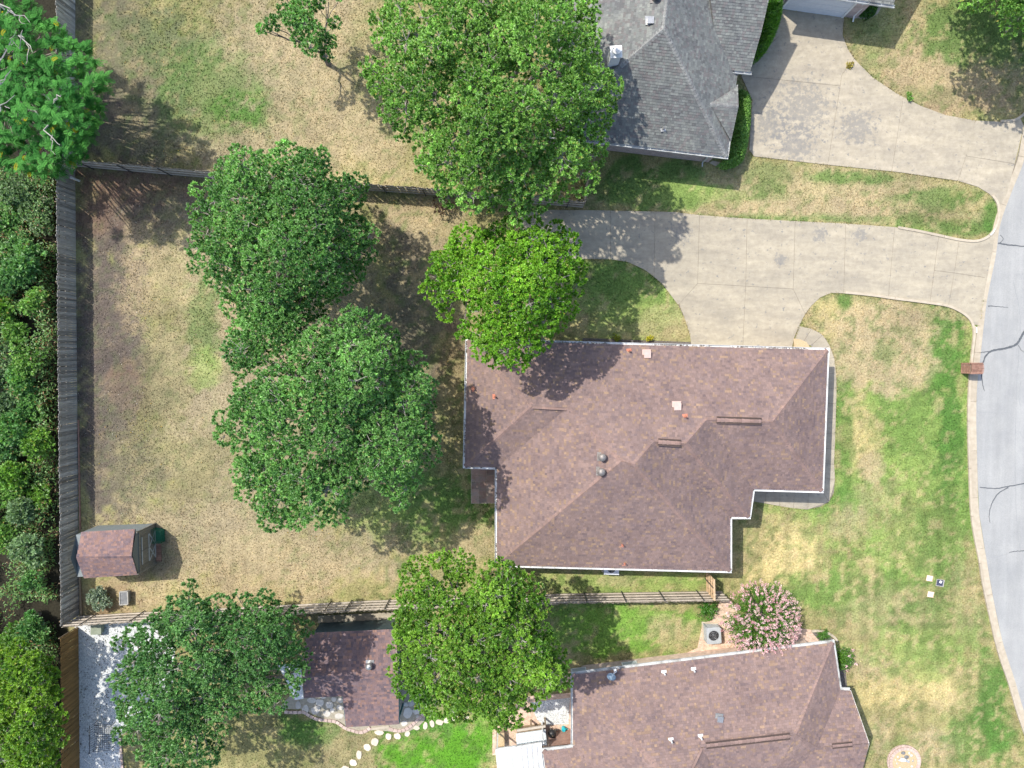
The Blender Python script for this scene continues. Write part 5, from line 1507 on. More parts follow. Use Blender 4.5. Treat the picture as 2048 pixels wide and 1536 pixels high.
def crape_myrtle(label, px, py, rad, h, seed, nst=420, flowers=0.8, pal=((0.05,0.15,0.015),(0.13,0.28,0.03)), name='crape_myrtle'):
    r = np.random.default_rng(seed); b = at(px, py, 0)
    root = empty(name, b, label, 'shrub')
    a = r.uniform(0, 2 * np.pi, nst); q = np.sqrt(r.random(nst)) * rad
    tip = np.stack([b.x + q * np.cos(a), b.y + q * np.sin(a), h * np.sqrt(np.maximum(.06, 1 - (q / rad) ** 2 * 0.85)) * r.uniform(.86, 1.08, nst)], -1)
    d0 = unit(tip - np.array([b.x, b.y, h * 0.25]))
    per = 26
    k = np.repeat(np.arange(nst), per); n = len(k)
    t = r.random(n)
    C = tip[k] - d0[k] * (t * 0.85)[:, None] + r.normal(0, .05, (n, 3))
    D = unit(d0[k] * .7 + r.normal(0, .7, (n, 3)))
    col = np.array(pal[0]) + (np.array(pal[1]) - np.array(pal[0])) * np.clip(r.normal(.5, .3, n), 0, 1.2)[:, None]
    C[:, 2] = np.maximum(C[:, 2], .05)
    leaves('foliage', C, D, unit(r.normal(0, .5, (n, 3)) + d0[k] * .5 + [0, 0, .6]), r.uniform(.09, .17, n), r.uniform(.035, .07, n), col, M['leaf'], root)
    if flowers:
        fs = r.random(nst) < flowers; tp, dd = tip[fs], d0[fs]; pf = 24
        k = np.repeat(np.arange(len(tp)), pf); n = len(k)
        C = tp[k] + dd[k] * r.uniform(-.05, .2, n)[:, None] + r.normal(0, .04, (n, 3))
        w = np.clip(r.normal(.5, .25, len(tp))[k] + r.normal(0, .15, n), 0, 1)[:, None]
        col = np.array((0.62,0.30,0.36)) + (np.array((0.86,0.68,0.68)) - np.array((0.62,0.30,0.36))) * w
        leaves('blossom', C, r.normal(0, 1, (n, 3)), r.normal(0, 1, (n, 3)) + [0, 0, .8], r.uniform(.045, .085, n), r.uniform(.04, .07, n), col, M['flower'], root)
    m = MB(); rn = random.Random(seed)
    for j in range(0, nst, 5):
        limb(m, b + Vector((rn.uniform(-.12, .12), rn.uniform(-.12, .12), -.05)), Vector(tip[j]) - Vector(d0[j]) * .15, 0.028, 0.008, rn, 4, 0.02, .15)
    m.build('stems', M['twig'], root)
crape_myrtle('crape myrtle covered in pink blossom beside the corner house', 1506, 1222, 2.45, 3.3, 41, 620)
crape_myrtle('leafy shrub with a few pink blossoms at the corner house eave', 1672, 1306, 0.85, 1.5, 42, 110, 0.05)
crape_myrtle('low green strappy plant left of the pink crape myrtle', 1412, 1216, 0.75, 0.8, 43, 60, False, ((0.04,0.16,0.015),(0.11,0.28,0.03)), 'leafy_plant')
crape_myrtle('small green plant in the curved bed at the corner house', 1645, 1268, 0.42, 0.45, 44, 26, False, ((0.04,0.14,0.015),(0.12,0.26,0.04)), 'leafy_plant')
shrub('sage_bush', 'round grey green sage bush below the small shed', 208, 1193, 0.86, 1.0, 51, [(0.14,0.20,0.14),(0.32,0.40,0.29),(0.3,0.35,0.28)], 0.10, 34, 9, 10)
shrub('dead_shrub', 'dark reddish half dead shrub below the side fence', 893, 418, 0.8, 1.1, 52, [(0.05,0.035,0.025),(0.13,0.08,0.05),(0.2,0.1,0.06)], 0.09, 12, 6, 8)
shrub('bedding_plant', 'small yellow green plant against the north eave', 1231, 676, 0.33, 0.4, 53, [(0.15,0.22,0.02),(0.34,0.38,0.03),(0.4,0.4,0.05)], 0.07, 12, 7, 4)
shrub('bedding_plant', 'yellow flowering plant by the splash block at the north eave', 1297, 678, 0.30, 0.35, 54, [(0.25,0.28,0.02),(0.5,0.46,0.03),(0.6,0.5,0.05)], 0.07, 12, 7, 4)
shrub('weed_clump', 'green weed clump at the curved lawn edge of the upper driveway', 1815, 196, 0.30, 0.25, 55, OAK, 0.08, 10, 7, 4)
shrub('weed_clump', 'dry yellow weed clump growing in the upper driveway joint', 1698, 130, 0.32, 0.10, 56, [(0.25,0.22,0.04),(0.42,0.36,0.09),(0.4,0.35,0.1)], 0.07, 10, 7, 5)
shrub('leafy_sprig', 'small bright green sapling in the dark thicket patch', 82, 1226, 0.55, 1.0, 57, [(0.04,0.16,0.03),(0.10,0.30,0.06),(0.1,0.3,0.06)], 0.18, 12, 8, 5)

# ------------------------------------------------------------------ back yard things
def garden_shed():
    base = [at(196,1051,0), at(310,1047,0), at(312,1126,0), at(199,1131,0)]
    root = empty('small_shed', (base[0] + base[2]) / 2, 'small wooden garden shed with brown shingle roof and crossed doors', 'shed')
    ze, zr = 2.25, 2.85
    nw, ne, se, sw = base
    d = (ne - nw).normalized(); s = (se - ne).normalized()
    MB().prism([(p.x, p.y) for p in base], -0.05, ze).build('wall', M['shed_dark'], root)
    gp = (ne + se) / 2
    m = MB()
    for p, o in (((ne + se) / 2, 1), ((nw + sw) / 2, -1)):
        a, b = (ne, se) if o == 1 else (nw, sw)
        off = d * (0.004 * o)
        m.poly([a + off + Vector((0, 0, ze - .01)), b + off + Vector((0, 0, ze - .01)), p + off + Vector((0, 0, zr - .02))])
    m.build('gable_end', M['shed_dark'], root)
    V = {'nw': at(163,1064,ze), 'ne': at(270,1058,ze), 'se': at(275,1149,ze), 'sw': at(168,1156,ze), 'r0': at(153,1113,zr), 'r1': at(263.5,1112,zr)}
    roof(root, V, [['nw', 'ne', 'r1', 'r0'], ['se', 'sw', 'r0', 'r1']], DULL[:3] + [((0.225,0.145,0.125), 2)], 31, [('r0', 'r1', 0, 1)], (), 'gutter_old', DULL, 40, 0.14)
    # front boards, doors with crossed trim
    W = (se - ne).length; n = 15
    for k in range(n):
        p = ne.lerp(se, (k + .5) / n) + d * 0.012
        MB().box((p.x, p.y, 0.98), (W / n - 0.012, 0.022, 1.9), math.atan2(s.y, s.x)).build('board', M['shed_wood'], root)
    for k in range(2):
        c0, c1 = 0.17 + k * 0.34, 0.17 + (k + 1) * 0.34 - 0.015
        a, b = ne.lerp(se, c0) + d * 0.035, ne.lerp(se, c1) + d * 0.035
        dr = MB().bar(Vector((a.x, a.y, 0.92)), Vector((b.x, b.y, 0.92)), 0.03, 1.70).build('door', M['shed_wood'], root)
        t = MB()
        o = d * 0.028
        for z in (0.12, 0.90, 1.70):
            t.bar(a + o + Vector((0, 0, z)), b + o + Vector((0, 0, z)), 0.025, 0.08)
        q = [a + o * 1.4 + Vector((0, 0, 0.14)), b + o * 1.4 + Vector((0, 0, 0.88)), a + o * 1.7 + Vector((0, 0, 0.88)), b + o * 1.7 + Vector((0, 0, 0.14))]
        t.bar(q[0], q[1], 0.02, 0.07); t.bar(q[2], q[3], 0.02, 0.07)
        t.build('cross_trim', M['trim_grey'], dr)
    for p in (ne, se): MB().box((p.x + d.x * .02, p.y + d.y * .02, ze / 2), (0.09, 0.09, ze)).build('corner_board', M['shed_wood'], root)
    MB().bar(ne + d * .03 + Vector((0, 0, 1.95)), se + d * .03 + Vector((0, 0, 1.95)), 0.04, 0.14).build('header', M['shed_wood'], root)
garden_shed()
st = empty('brick_step', at(317,1104,0), 'low red brick step in front of the small shed doors', 'step')
MB().prism(xy([(312.5,1084.5),(322,1084),(323,1122),(313.5,1122.5)]), -0.03, 0.045).build('mortar_bed', M['mortar'], st)
for k in range(12):
    t0, t1 = k / 12 + .008, (k + 1) / 12 - .008
    f = lambda t, u: at(312 + t * 1 + u * 10.5, 1084 + t * 38.5, 0)
    MB().prism([tuple(p)[:2] for p in (f(t0, 0), f(t0, 1), f(t1, 1), f(t1, 0))], 0.0, 0.07).build('brick', M['brick'], st)
def wire_crate():
    c = [at(311,1055,0), at(329,1058,0), at(330,1082,0), at(312.5,1082,0)]
    root = empty('wire_crate', (c[0] + c[2]) / 2, 'green wire crate standing in front of the small shed', 'crate')
    h = 0.55; m = MB()
    for z in (0.02, 0.28, h):
        for a, b in zip(c, c[1:] + c[:1]): m.tube([a + Vector((0, 0, z)), b + Vector((0, 0, z))], 0.012, 5)
    for p in c: m.tube([p, p + Vector((0, 0, h))], 0.014, 5)
    m.build('frame', M['green_wire'], root)
    g = MB()
    for k in range(1, 12):
        a, b = c[0].lerp(c[1], k / 12), c[3].lerp(c[2], k / 12)
        for z in (h,): g.tube([a + Vector((0, 0, z)), b + Vector((0, 0, z))], 0.006, 4)
        g.tube([b, b + Vector((0, 0, h))], 0.006, 4); g.tube([a, a + Vector((0, 0, h))], 0.006, 4)
    for k in range(1, 14):
        a, b = c[0].lerp(c[3], k / 14), c[1].lerp(c[2], k / 14)
        g.tube([a + Vector((0, 0, h)), b + Vector((0, 0, h))], 0.006, 4); g.tube([b, b + Vector((0, 0, h))], 0.006, 4)
    g.build('mesh_panel', M['green_wire'], root)
    MB().prism([tuple(p)[:2] for p in c], 0.01, 0.04).build('tray', M['green_wire'], root)
wire_crate()
tr_ = empty('stone_trough', at(247,1197,0), 'dark rectangular stone trough beside the sage bush', 'trough')
q = [at(239,1184,0.42), at(255,1183,0.42), at(255.5,1209,0.42), at(239,1210,0.42)]
MB().prism(inset([tuple(p)[:2] for p in q], 0.06), -0.03, 0.37).build('body', M['rim_stone'], tr_)
for a, b in zip(q, q[1:] + q[:1]):
    MB().bar(a - Vector((0, 0, .03)), b - Vector((0, 0, .03)), 0.06, 0.06).build('rim', M['rim_stone'], tr_)
MB().prism(inset([tuple(p)[:2] for p in q], 0.035), 0.372, 0.385).build('top_slab', M['dark_stone'], tr_)
tag(MB().bar(at(159.5,1143,0.07), at(163,1231,0.07), 0.11, 0.11).build('landscape_timber', M['timber']), 'brown landscape timber lying along the foot of the back fence', 'timber')
tag(MB().bar(at(157,840,0.05), at(160.5,1060,0.05), 0.06, 0.10).build('border_board', M['brick']), 'thin reddish border board at the foot of the back fence', 'border board')
p = at(158.5,361.5,0)
pv = MB().lathe(p, [(0.075, -0.1), (0.075, 0.70), (0.085, 0.70), (0.085, 0.80), (0.05, 0.80), (0.05, 0.70)], 14)
tag(pv.build('pipe_post', M['white']), 'short white plastic pipe standing at the back fence corner', 'pipe')

# patio tiles at the back of the house
pt = tag(MB().prism(xy([(942,935),(1004,935),(1004,1007),(942,1007)]), -0.04, 0.012).build('patio', M['grout']), kind='structure')
for i in range(4):
    for j in range(5):
        x0, y0 = 943 + i * 15, 936 + j * 14
        MB().prism(inset(xy([(x0, y0), (x0 + 15, y0), (x0 + 15, y0 + 14), (x0, y0 + 14)]), 0.012), -0.01, 0.03).build('patio_tile', M['tile'], pt)

def ac_unit(label, corners, h, mat, pad=True):
    c = [at(x, y, h) for x, y in corners]
    ctr = sum(c, Vector()) / 4
    root = empty('air_conditioner', Vector((ctr.x, ctr.y, 0)), label, 'air conditioner')
    o2 = [tuple(p)[:2] for p in c]
    if pad: MB().prism(inset(o2, -0.10), -0.03, 0.06).build('pad', M['kerb'], root)
    MB().prism(inset(o2, 0.03), 0.06, h - 0.05).build('core', M['black'], root)
    d = (c[1] - c[0]).normalized()
    lv = MB()
    n = 12
    for a, b in zip(c, c[1:] + c[:1]):
        for k in range(n):
            z = 0.12 + (h - 0.24) * k / (n - 1)
            lv.bar(Vector((a.x, a.y, z)), Vector((b.x, b.y, z)), 0.03, 0.028)
    lv.build('louvre', mat, root)
    cm = MB()
    for p in c: cm.box((p.x, p.y, h / 2 + .02), (0.07, 0.07, h - .06), math.atan2(d.y, d.x))
    cm.build('corner_post', mat, root)
    # top with a round fan opening
    m = MB(); n = 32; R = min((c[1] - c[0]).length, (c[2] - c[1]).length) * 0.38
    out = inset(o2, -0.03); e1, e2 = Vector(out[1]) - Vector(out[0]), Vector(out[3]) - Vector(out[0])
    hw, hh = e1.length / 2, e2.length / 2; e1.normalize(); e2.normalize(); cc = sum((Vector(p) for p in out), Vector((0, 0))) / 4
    for zz in (h - 0.045, h):
        for rr in (0, 1):
            for j in range(n):
                a = 2 * math.pi * j / n; cx, sy = math.cos(a), math.sin(a)
                if rr: k = min(hw / max(abs(cx), 1e-6), hh / max(abs(sy), 1e-6)); q = cc + e1 * (cx * k) + e2 * (sy * k)
                else: q = cc + e1 * (cx * R) + e2 * (sy * R)
                m.v.append((q.x, q.y, zz))
    for j in range(n):
        j2 = (j + 1) % n
        m.f += [(2 * n + j, 3 * n + j, 3 * n + j2, 2 * n + j2), (j, j2, n + j2, n + j), (n + j, n + j2, 3 * n + j2, 3 * n + j), (j, 2 * n + j, 2 * n + j2, j2)]
    m.build('top', mat, root)
    f = MB()
    for k in range(4):
        a = math.pi / 2 * k + 0.4
        p0 = Vector((cc.x, cc.y, h - 0.10)); p1 = p0 + Vector((math.cos(a), math.sin(a), 0)) * R * 0.92
        f.bar(p0 + Vector((math.cos(a), math.sin(a), 0)) * 0.05, p1, 0.16, 0.012, Vector((0.25 * math.sin(a), -0.25 * math.cos(a), 1)).normalized())
    f.lathe((cc.x, cc.y, h - 0.12), [(0.09, 0), (0.09, 0.06), (0.05, 0.08)], 14)
    f.build('fan', M['steel_dark'], root)
    g = MB()
    for k in range(3):
        rr = R * (0.35 + 0.3 * k)
        g.tube([Vector((cc.x + rr * math.cos(t * math.pi / 12), cc.y + rr * math.sin(t * math.pi / 12), h - 0.01)) for t in range(25)], 0.006, 4)
    for k in range(8):
        a = math.pi / 4 * k
        g.bar((cc.x, cc.y, h - .004), (cc.x + R * math.cos(a), cc.y + R * math.sin(a), h - .004), 0.008, 0.006)
    g.build('guard', M['galv'], root)
ac_unit('pale air conditioner half under the south eave of the brown house', [(1209,1127),(1237,1128),(1237,1149),(1209,1148)], 0.75, M['ac_light'])
ac_unit('grey air conditioner with round fan beside the pink crape myrtle', [(1413,1256),(1441,1258),(1442,1285),(1415,1287)], 0.8, M['ac'])

# brick mailbox: real courses
def mailbox():
    b = [at(1922,725.5,0), at(1944,725,0), at(1944,746,0), at(1922,746.5,0)]
    root = empty('brick_mailbox', (b[0] + b[2]) / 2, 'brick mailbox pillar standing at the street kerb', 'mailbox')
    x0, x1 = b[0].x, b[1].x; y1, y0 = b[0].y, b[3].y
    MB().prism([(x0 + .03, y0 + .03), (x1 - .03, y0 + .03), (x1 - .03, y1 - .03), (x0 + .03, y1 - .03)], -0.05, 0.93).build('core', M['mortar'], root)
    hb = 0.068; nco = 12
    def brick(xa, xb, ya, yb, z, h=hb - 0.010):
        MB().prism([(xa, ya), (xb, ya), (xb, yb), (xa, yb)], z, z + h).build('brick', M['brick'], root)
    for c in range(nco):
        z = c * (0.91 / nco); t = 0.095
        off = 0.5 if c % 2 else 0.0
        nx, ny = 3, 3
        for sgn in (0, 1):
            ya, yb = (y0, y0 + t) if sgn == 0 else (y1 - t, y1)
            ed = [x0] + [x0 + (x1 - x0) * (k + 0.5 * (1 - off * 0.8)) / nx for k in range(nx)] + [x1]
            for a, q in zip(ed, ed[1:]):
                if q - a > 0.04: brick(a + .005, q - .005, ya, yb, z)
            xa, xb = (x0, x0 + t) if sgn == 0 else (x1 - t, x1)
            ed = [y0 + t] + [y0 + t + (y1 - y0 - 2 * t) * (k + (0.6 if off else 1.0)) / 2 for k in range(2)]
            ed = [min(e_, y1 - t) for e_ in ed]
            for a, q in zip(ed, ed[1:]):
                if q - a > 0.04: brick(xa, xb, a + .005, q - .005, z)
    # cap: two rows of bricks laid across, stepped to an arch
    n = 9; zc = 0.935
    cx = (y0 + y1) / 2
    for row, (xa, xb) in enumerate(((x0 - .03, (x0 + x1) / 2 - .006), ((x0 + x1) / 2 + .006, x1 + .03))):
        for k in range(n):
            ya = y0 - .03 + (y1 - y0 + .06) * k / n; yb = y0 - .03 + (y1 - y0 + .06) * (k + 1) / n
            u = ((ya + yb) / 2 - cx) / ((y1 - y0) / 2)
            brick(xa, xb, ya + .011, yb - .011, zc + 0.10 * (1 - u * u), 0.085)
    MB().prism([(x0, y0), (x1, y0), (x1, y1), (x0, y1)], 0.915, 0.985).build('mortar_bed', M['mortar'], root)
    MB().box((x1 + 0.012, cx, 0.62), (0.03, 0.22, 0.26)).build('letter_door', M['black'], root)
mailbox()

# utility lids in the front lawn
for (px, py, dark, lab) in ((1858,1156,0,'upper white square utility lid in the front lawn'), (1860,1188,0,'lower white square utility lid in the front lawn'), (1879,1165,1,'dark square water meter lid in the front lawn')):
    c = at(px, py, 0)
    root = empty('utility_lid', c, lab, 'lid')
    s = 0.40 if dark else 0.33
    MB().box((c.x + .03, c.y - .02, 0.015), (s + .10, s + .06, 0.05), -0.15).build('frame', M['tan_soil'] if not dark else M['rim_stone'], root)
    MB().box((c.x, c.y, 0.045), (s, s * 0.95, 0.03), -0.15).build('lid', M['navy'] if dark else M['white'], root)
    if dark:
        MB().box((c.x + .03, c.y + .06, 0.075), (0.14, 0.16, 0.03), -0.5).build('reader_cap', M['white'], root)

# round brick planter
def planter():
    c = at(1807,1522,0); R = 1.02
    root = empty('round_planter', c, 'round planter ringed with pink bricks and filled with pebbles', 'planter')
    MB().lathe(c, [(R - 0.08, -0.05), (R - 0.08, 0.10), (0.01, 0.13)], 36).build('gravel_bed', M['tan_soil'], root)
    n = 30
    for k in range(n):
        a0, a1 = 2 * math.pi * (k + .04) / n, 2 * math.pi * (k + .96) / n
        pts = [(c.x + r_ * math.cos(a), c.y + r_ * math.sin(a)) for r_, a in ((R - .20, a0), (R, a0), (R, a1), (R - .20, a1))]
        MB().prism(pts, -0.02, 0.17).build('brick', M['brick_p'], root)
    for k in range(n):
        a0, a1 = 2 * math.pi * (k + .54) / n, 2 * math.pi * (k + 1.46) / n
        pts = [(c.x + r_ * math.cos(a), c.y + r_ * math.sin(a)) for r_, a in ((R + .005, a0), (R + .10, a0), (R + .10, a1), (R + .005, a1))]
        MB().prism(pts, -0.02, 0.09).build('brick', M['brick_p'], root)
    rn = random.Random(3)
    for k, (dx, dy, s, mt) in enumerate(((-.45,.35,.09,'stone'),(-.1,.62,.12,'dark_stone'),(.12,.35,.13,'dark_stone'),(.45,.45,.10,'stone'),(.3,.6,.10,'stone'),(.55,.1,.10,'rim_stone'),(-.5,-.1,.08,'stone'),(.25,.1,.09,'stone'),(-.2,.3,.07,'rim_stone'),(.5,-.3,.08,'stone'),(-.3,-.4,.1,'stone'),(-.6,.15,.07,'stone'))):
        pebble(c + Vector((dx, dy, 0.11)), s, mt, root, k)
def pebble(c, s, mt, parent, seed, name='stone'):
    rn = random.Random(seed)
    m = MB().lathe(c, [(s * 0.7, -s * .3), (s, 0.0), (s * .85, s * .35), (s * .4, s * .55)], 8)
    m.v = [(c.x + (x - c.x) * (1 + .35 * math.sin(seed) ) + rn.uniform(-.1, .1) * s, c.y + (y - c.y) + rn.uniform(-.1, .1) * s, z) for x, y, z in m.v]
    return m.build(name, M[mt], parent, True)
planter()
gz = empty('white_ornament', at(1806,1520,0.11), 'white stone bird ornament lying in the round planter', 'ornament')
p = at(1806,1520,0.25)
gm = MB().lathe(p, [(0.05, -0.13), (0.16, -0.05), (0.17, 0.03), (0.06, 0.13)], 10)
gm.v = [(p.x + (x - p.x) * 1.5, p.y + (y - p.y) * .7, z) for x, y, z in gm.v]
gm.build('body', M['white'], gz, True)
MB().tube([p + Vector((-.2, .02, .05)), p + Vector((-.30, .06, .16)), p + Vector((-.38, .1, .15))], [.06, .04, .02], 6).build('neck', M['white'], gz)
MB().bar(p + Vector((.15, -.03, .02)), p + Vector((.42, -.15, .0)), .10, .03).build('tail', M['ac'], gz)

# ------------------------------------------------------------------ south neighbour's garden
tag(MB().prism(xy(GRAVEL), -0.04, 0.02).build('gravel_yard', M['gravel']), kind='structure')
def litter():
    r = np.random.default_rng(9); n = 1500
    px, py = r.uniform(150, 350, n), r.uniform(1248, 1545, n)
    k = in_poly(px, py, GRAVEL) & (vnoise(px, py, 25, 3, 4) > .42); px, py = px[k], py[k]; n = len(px)
    C = at_np(px, py, 0 * px); C[:, 2] = 0.034
    col = np.array((0.10,0.085,0.07)) * r.uniform(.5, 1.8, (n, 1))
    o = leaves('leaf_litter', C, r.normal(0, 1, (n, 3)) * [1, 1, .1], unit(r.normal(0, .15, (n, 3)) + [0, 0, 1]), r.uniform(.05, .13, n), r.uniform(.03, .07, n), col, M['leaf'], None)
    tag(o, 'dark fallen leaves scattered on the white gravel', 'leaf litter', kind='stuff')
    n = 2600; px, py = r.uniform(155, 300, n), r.uniform(345, 1060, n)
    k = vnoise(px, py, 40, 3, 14) > .45; px, py = px[k], py[k]; n = len(px)
    C = at_np(px, py, 0 * px); C[:, 2] = 0.02
    w = r.random((n, 1)); col = np.where(w < .12, np.array((0.55,0.52,0.46)), np.array((0.13,0.10,0.075)) * (0.6 + w))
    o = leaves('ground_litter', C, r.normal(0, 1, (n, 3)) * [1, 1, .1], unit(r.normal(0, .3, (n, 3)) + [0, 0, 1]), np.where(w[:, 0] < .12, .05, r.uniform(.05, .12, n)), r.uniform(.03, .06, n), col, M['leaf'], None)
    tag(o, 'twigs, leaves and pale pebbles on bare soil by the back fence', 'leaf litter', kind='stuff')
litter()
bn = empty('storage_bin', at(191,1256,0), 'olive plastic storage bin on white gravel below the fence corner', 'bin')
q = [at(181,1246,0.45), at(202,1245,0.45), at(202,1269,0.45), at(181,1270,0.45)]
MB().prism(inset([tuple(p)[:2] for p in q], 0.03), 0.0, 0.40).build('box', M['bin'], bn)
MB().prism([tuple(p)[:2] for p in q], 0.40, 0.45).build('lid', M['bin'], bn)
def bench():
    A, B, Cc, D = at(190,1446,0.42), at(224,1450,0.42), at(224,1496,0.42), at(190,1500,0.42)
    root = empty('lattice_bench', (A + Cc) / 2 - Vector((0, 0, .42)), 'dark metal lattice bench on the white gravel beside the oak', 'bench')
    m = MB(); n = 9
    for k in range(n + 1):
        m.bar(A.lerp(B, k / n), D.lerp(Cc, k / n), 0.022, 0.012); 
    for k in range(13):
        m.bar(A.lerp(D, k / 12) + Vector((0, 0, .008)), B.lerp(Cc, k / 12) + Vector((0, 0, .008)), 0.022, 0.012)
    m.build('seat_lattice', M['steel_dark'], root)
    up = Vector((0, 0, .42)); bk = MB()
    off = Vector((-.1, 0, 0))
    for k in range(13): bk.bar(A.lerp(D, k / 12), A.lerp(D, k / 12) + up + off, 0.018, 0.012)
    bk.bar(A + up + off, D + up + off, 0.04, 0.03)
    bk.build('backrest', M['steel_dark'], root)
    for p in (A, B, Cc, D): MB().tube([p - Vector((0, 0, .42)), p], 0.02, 6).build('leg', M['steel_dark'], root)
    for a, b in ((A, B), (D, Cc)): MB().tube([a + Vector((0, 0, .22)), b + Vector((0, 0, .22)), b], 0.018, 6).build('armrest', M['steel_dark'], root)
bench()
# pink edging bricks at the gravel edge
eg = empty('gravel_edging', at(243,1515,0), 'pink edging bricks between white gravel and the lawn', 'edging')
for k in range(9):
    p = at(241 + k * .9, 1478 + k * 11, 0)
    MB().box((p.x, p.y, 0.04), (0.14, 0.30, 0.12), 0.08).build('brick', M['brick_p'], eg)
ptt = empty('terracotta_chair_pot', at(517,1412,0), 'orange terracotta pot peeking out under the dark oak', 'pot')
p = at(517,1414,0)
MB().lathe(p, [(0.12, 0), (0.20, 0.34), (0.23, 0.34), (0.23, 0.40), (0.19, 0.40), (0.17, 0.30)], 18).build('pot', M['pot_orange'], ptt)
MB().lathe(p, [(0.165, 0.28), (0.165, 0.33)], 18).build('potting_soil', M['mulch'], ptt)

# flagstone apron with edging
fp = tag(MB().prism(xy(PATIO_STONE), -0.04, 0.022).build('flagstone_apron', M['grout']), kind='structure')
def stone_poly(cx, cy, rx, ry, seed, rot=0.0):
    rn = random.Random(seed); n = 9; out = []
    for k in range(n):
        a = 2 * math.pi * k / n + rn.uniform(-.22, .22); q = rn.uniform(.82, 1.1)
        x, y = rx * q * math.cos(a), ry * q * math.sin(a)
        out.append((cx + x * math.cos(rot) - y * math.sin(rot), cy + x * math.sin(rot) + y * math.cos(rot)))
    return out
for k, (cx, cy, rx, ry, rot) in enumerate(((611,1419,7,10,.3),(624,1400,10,6,0),(632,1419,9,10,.8),(640,1405,9,8,.1),(659,1409,8,7,0),(668,1398,6,5,0),(654,1426,8,7,.2),(678,1431,10,6,.1),(680,1414,7,6,0),(681,1400,6,5,.3),(597,1410,6,9,0),(646,1393,6,4,0),(665,1420,5,5,0),
        (815,1425,10,12,.2),(832,1422,8,6,.6),(822,1406,7,7,.3),(808,1446,7,6,0),(838,1434,6,4,.4),(812,1408,6,5,0))):
    MB().prism(xy(stone_poly(cx, cy, rx, ry, 60 + k, rot)), 0.0, 0.045 + 0.008 * (k % 3)).build('flagstone', M['stone'], fp)
ed = empty('patio_edging', at(640,1440,0), 'pink edging blocks curving round the flagstone apron of the outbuilding', 'edging')
for line in ([(569,1423),(583,1424),(597,1424),(608,1424),(620,1431),(633,1437),(650,1440),(672,1443),(690,1455),(704,1460),(720,1464),(732,1461),(742,1454)], [(778,1456),(790,1460),(800,1461),(812,1457),(823,1450),(833,1441),(843,1431),(850,1422)]):
    for P in along(line, 0.26):
        band(P, -0.10, 0.10, -0.02, 0.075, 0.016).build('edging_block', M['brick_p'], ed)
tag(MB().prism(xy([(742,1455),(778,1450),(779,1455),(743,1459.5)]), -0.02, 0.06).build('threshold', M['kerb']), 'pale concrete threshold at the outbuilding porch', 'threshold')
SS = [(759,1464.5,10.5,5,0),(777,1472.5,6,7,.2),(795,1471.5,7.5,6,.5),(815,1467,7,6,-.7),(833,1455,6.5,5,-.2),(851,1451,5,8,.1),(864,1447,5,8,-.1),(880,1444,8,6,0),(893,1441,6,6,0),(905,1437,5,5,0),(918,1433,5.5,5,0),(932,1434,6,5,0),(750,1483,7.5,8,.1),(735,1494,8,7,.5),(718,1508.5,6,9,0),(707,1525,8,7,.3),(690,1537,9,6,0)]
names = ['stepping stone at the porch end of the curved path, the widest one']
for k, (cx, cy, rx, ry, rot) in enumerate(SS):
    o = MB().prism(xy(stone_poly(cx, cy, rx, ry, 120 + k, rot)), -0.03, 0.045).build('stepping_stone', M['step_stone'])
    if k == 0: lab = 'widest cream stepping stone, straight below the outbuilding porch'
    elif k < 12: lab = 'cream stepping stone %s to the right of the porch, curving under the tree' % ['', 'first', 'second', 'third', 'fourth', 'fifth', 'sixth', 'seventh', 'eighth', 'ninth', 'tenth', 'eleventh'][k]
    else: lab = 'cream stepping stone %s down from the porch, towards the bottom edge' % ['first', 'second', 'third', 'fourth', 'fifth'][k - 12]
    tag(o, lab, 'stepping stone', 'stepping stones across the lawn')

# brick apron, pads and terrace of the corner house
tag(MB().prism(xy([(1130,1345),(1345,1318),(1395,1296),(1405,1246),(1425,1240),(1440,1200),(1452,1192),(1470,1215),(1480,1240),(1640,1262),(1660,1275),(1660,1320),(1130,1375),(1080,1375)]), -0.04, 0.014).build('brick_apron', M['brick_floor']), kind='structure')
wb = empty('curved_bed', at(1650,1266,0), 'curved white edged planting bed at the corner house', 'planting bed')
for P in along([(1622,1262),(1632,1261),(1645,1262),(1658,1267),(1668,1274),(1674,1282)], 0.3):
    band(P, -.07, .07, -.02, .09, .004).build('edging_block', M['kerb'], wb)
MB().prism(xy([(1622,1263),(1645,1264),(1658,1269),(1668,1280),(1650,1290),(1640,1283)]), -.02, .03).build('bed_soil', M['mulch'], wb)
tag(MB().prism(xy([(1668,1300),(1690,1330),(1694,1372),(1680,1380),(1665,1330)]), -.03, .02).build('side_bed', M['mulch']), kind='structure')
tag(MB().prism(xy([(1020,1395),(1150,1385),(1150,1510),(985,1510),(985,1460)]), -.04, .016).build('terrace', M['brick_floor']), kind='structure')
tag(MB().prism(xy([(1060,1405),(1140,1395),(1137,1448),(1090,1450),(1075,1440)]), -.03, .024).build('pebble_bed', M['gravel']), kind='structure')
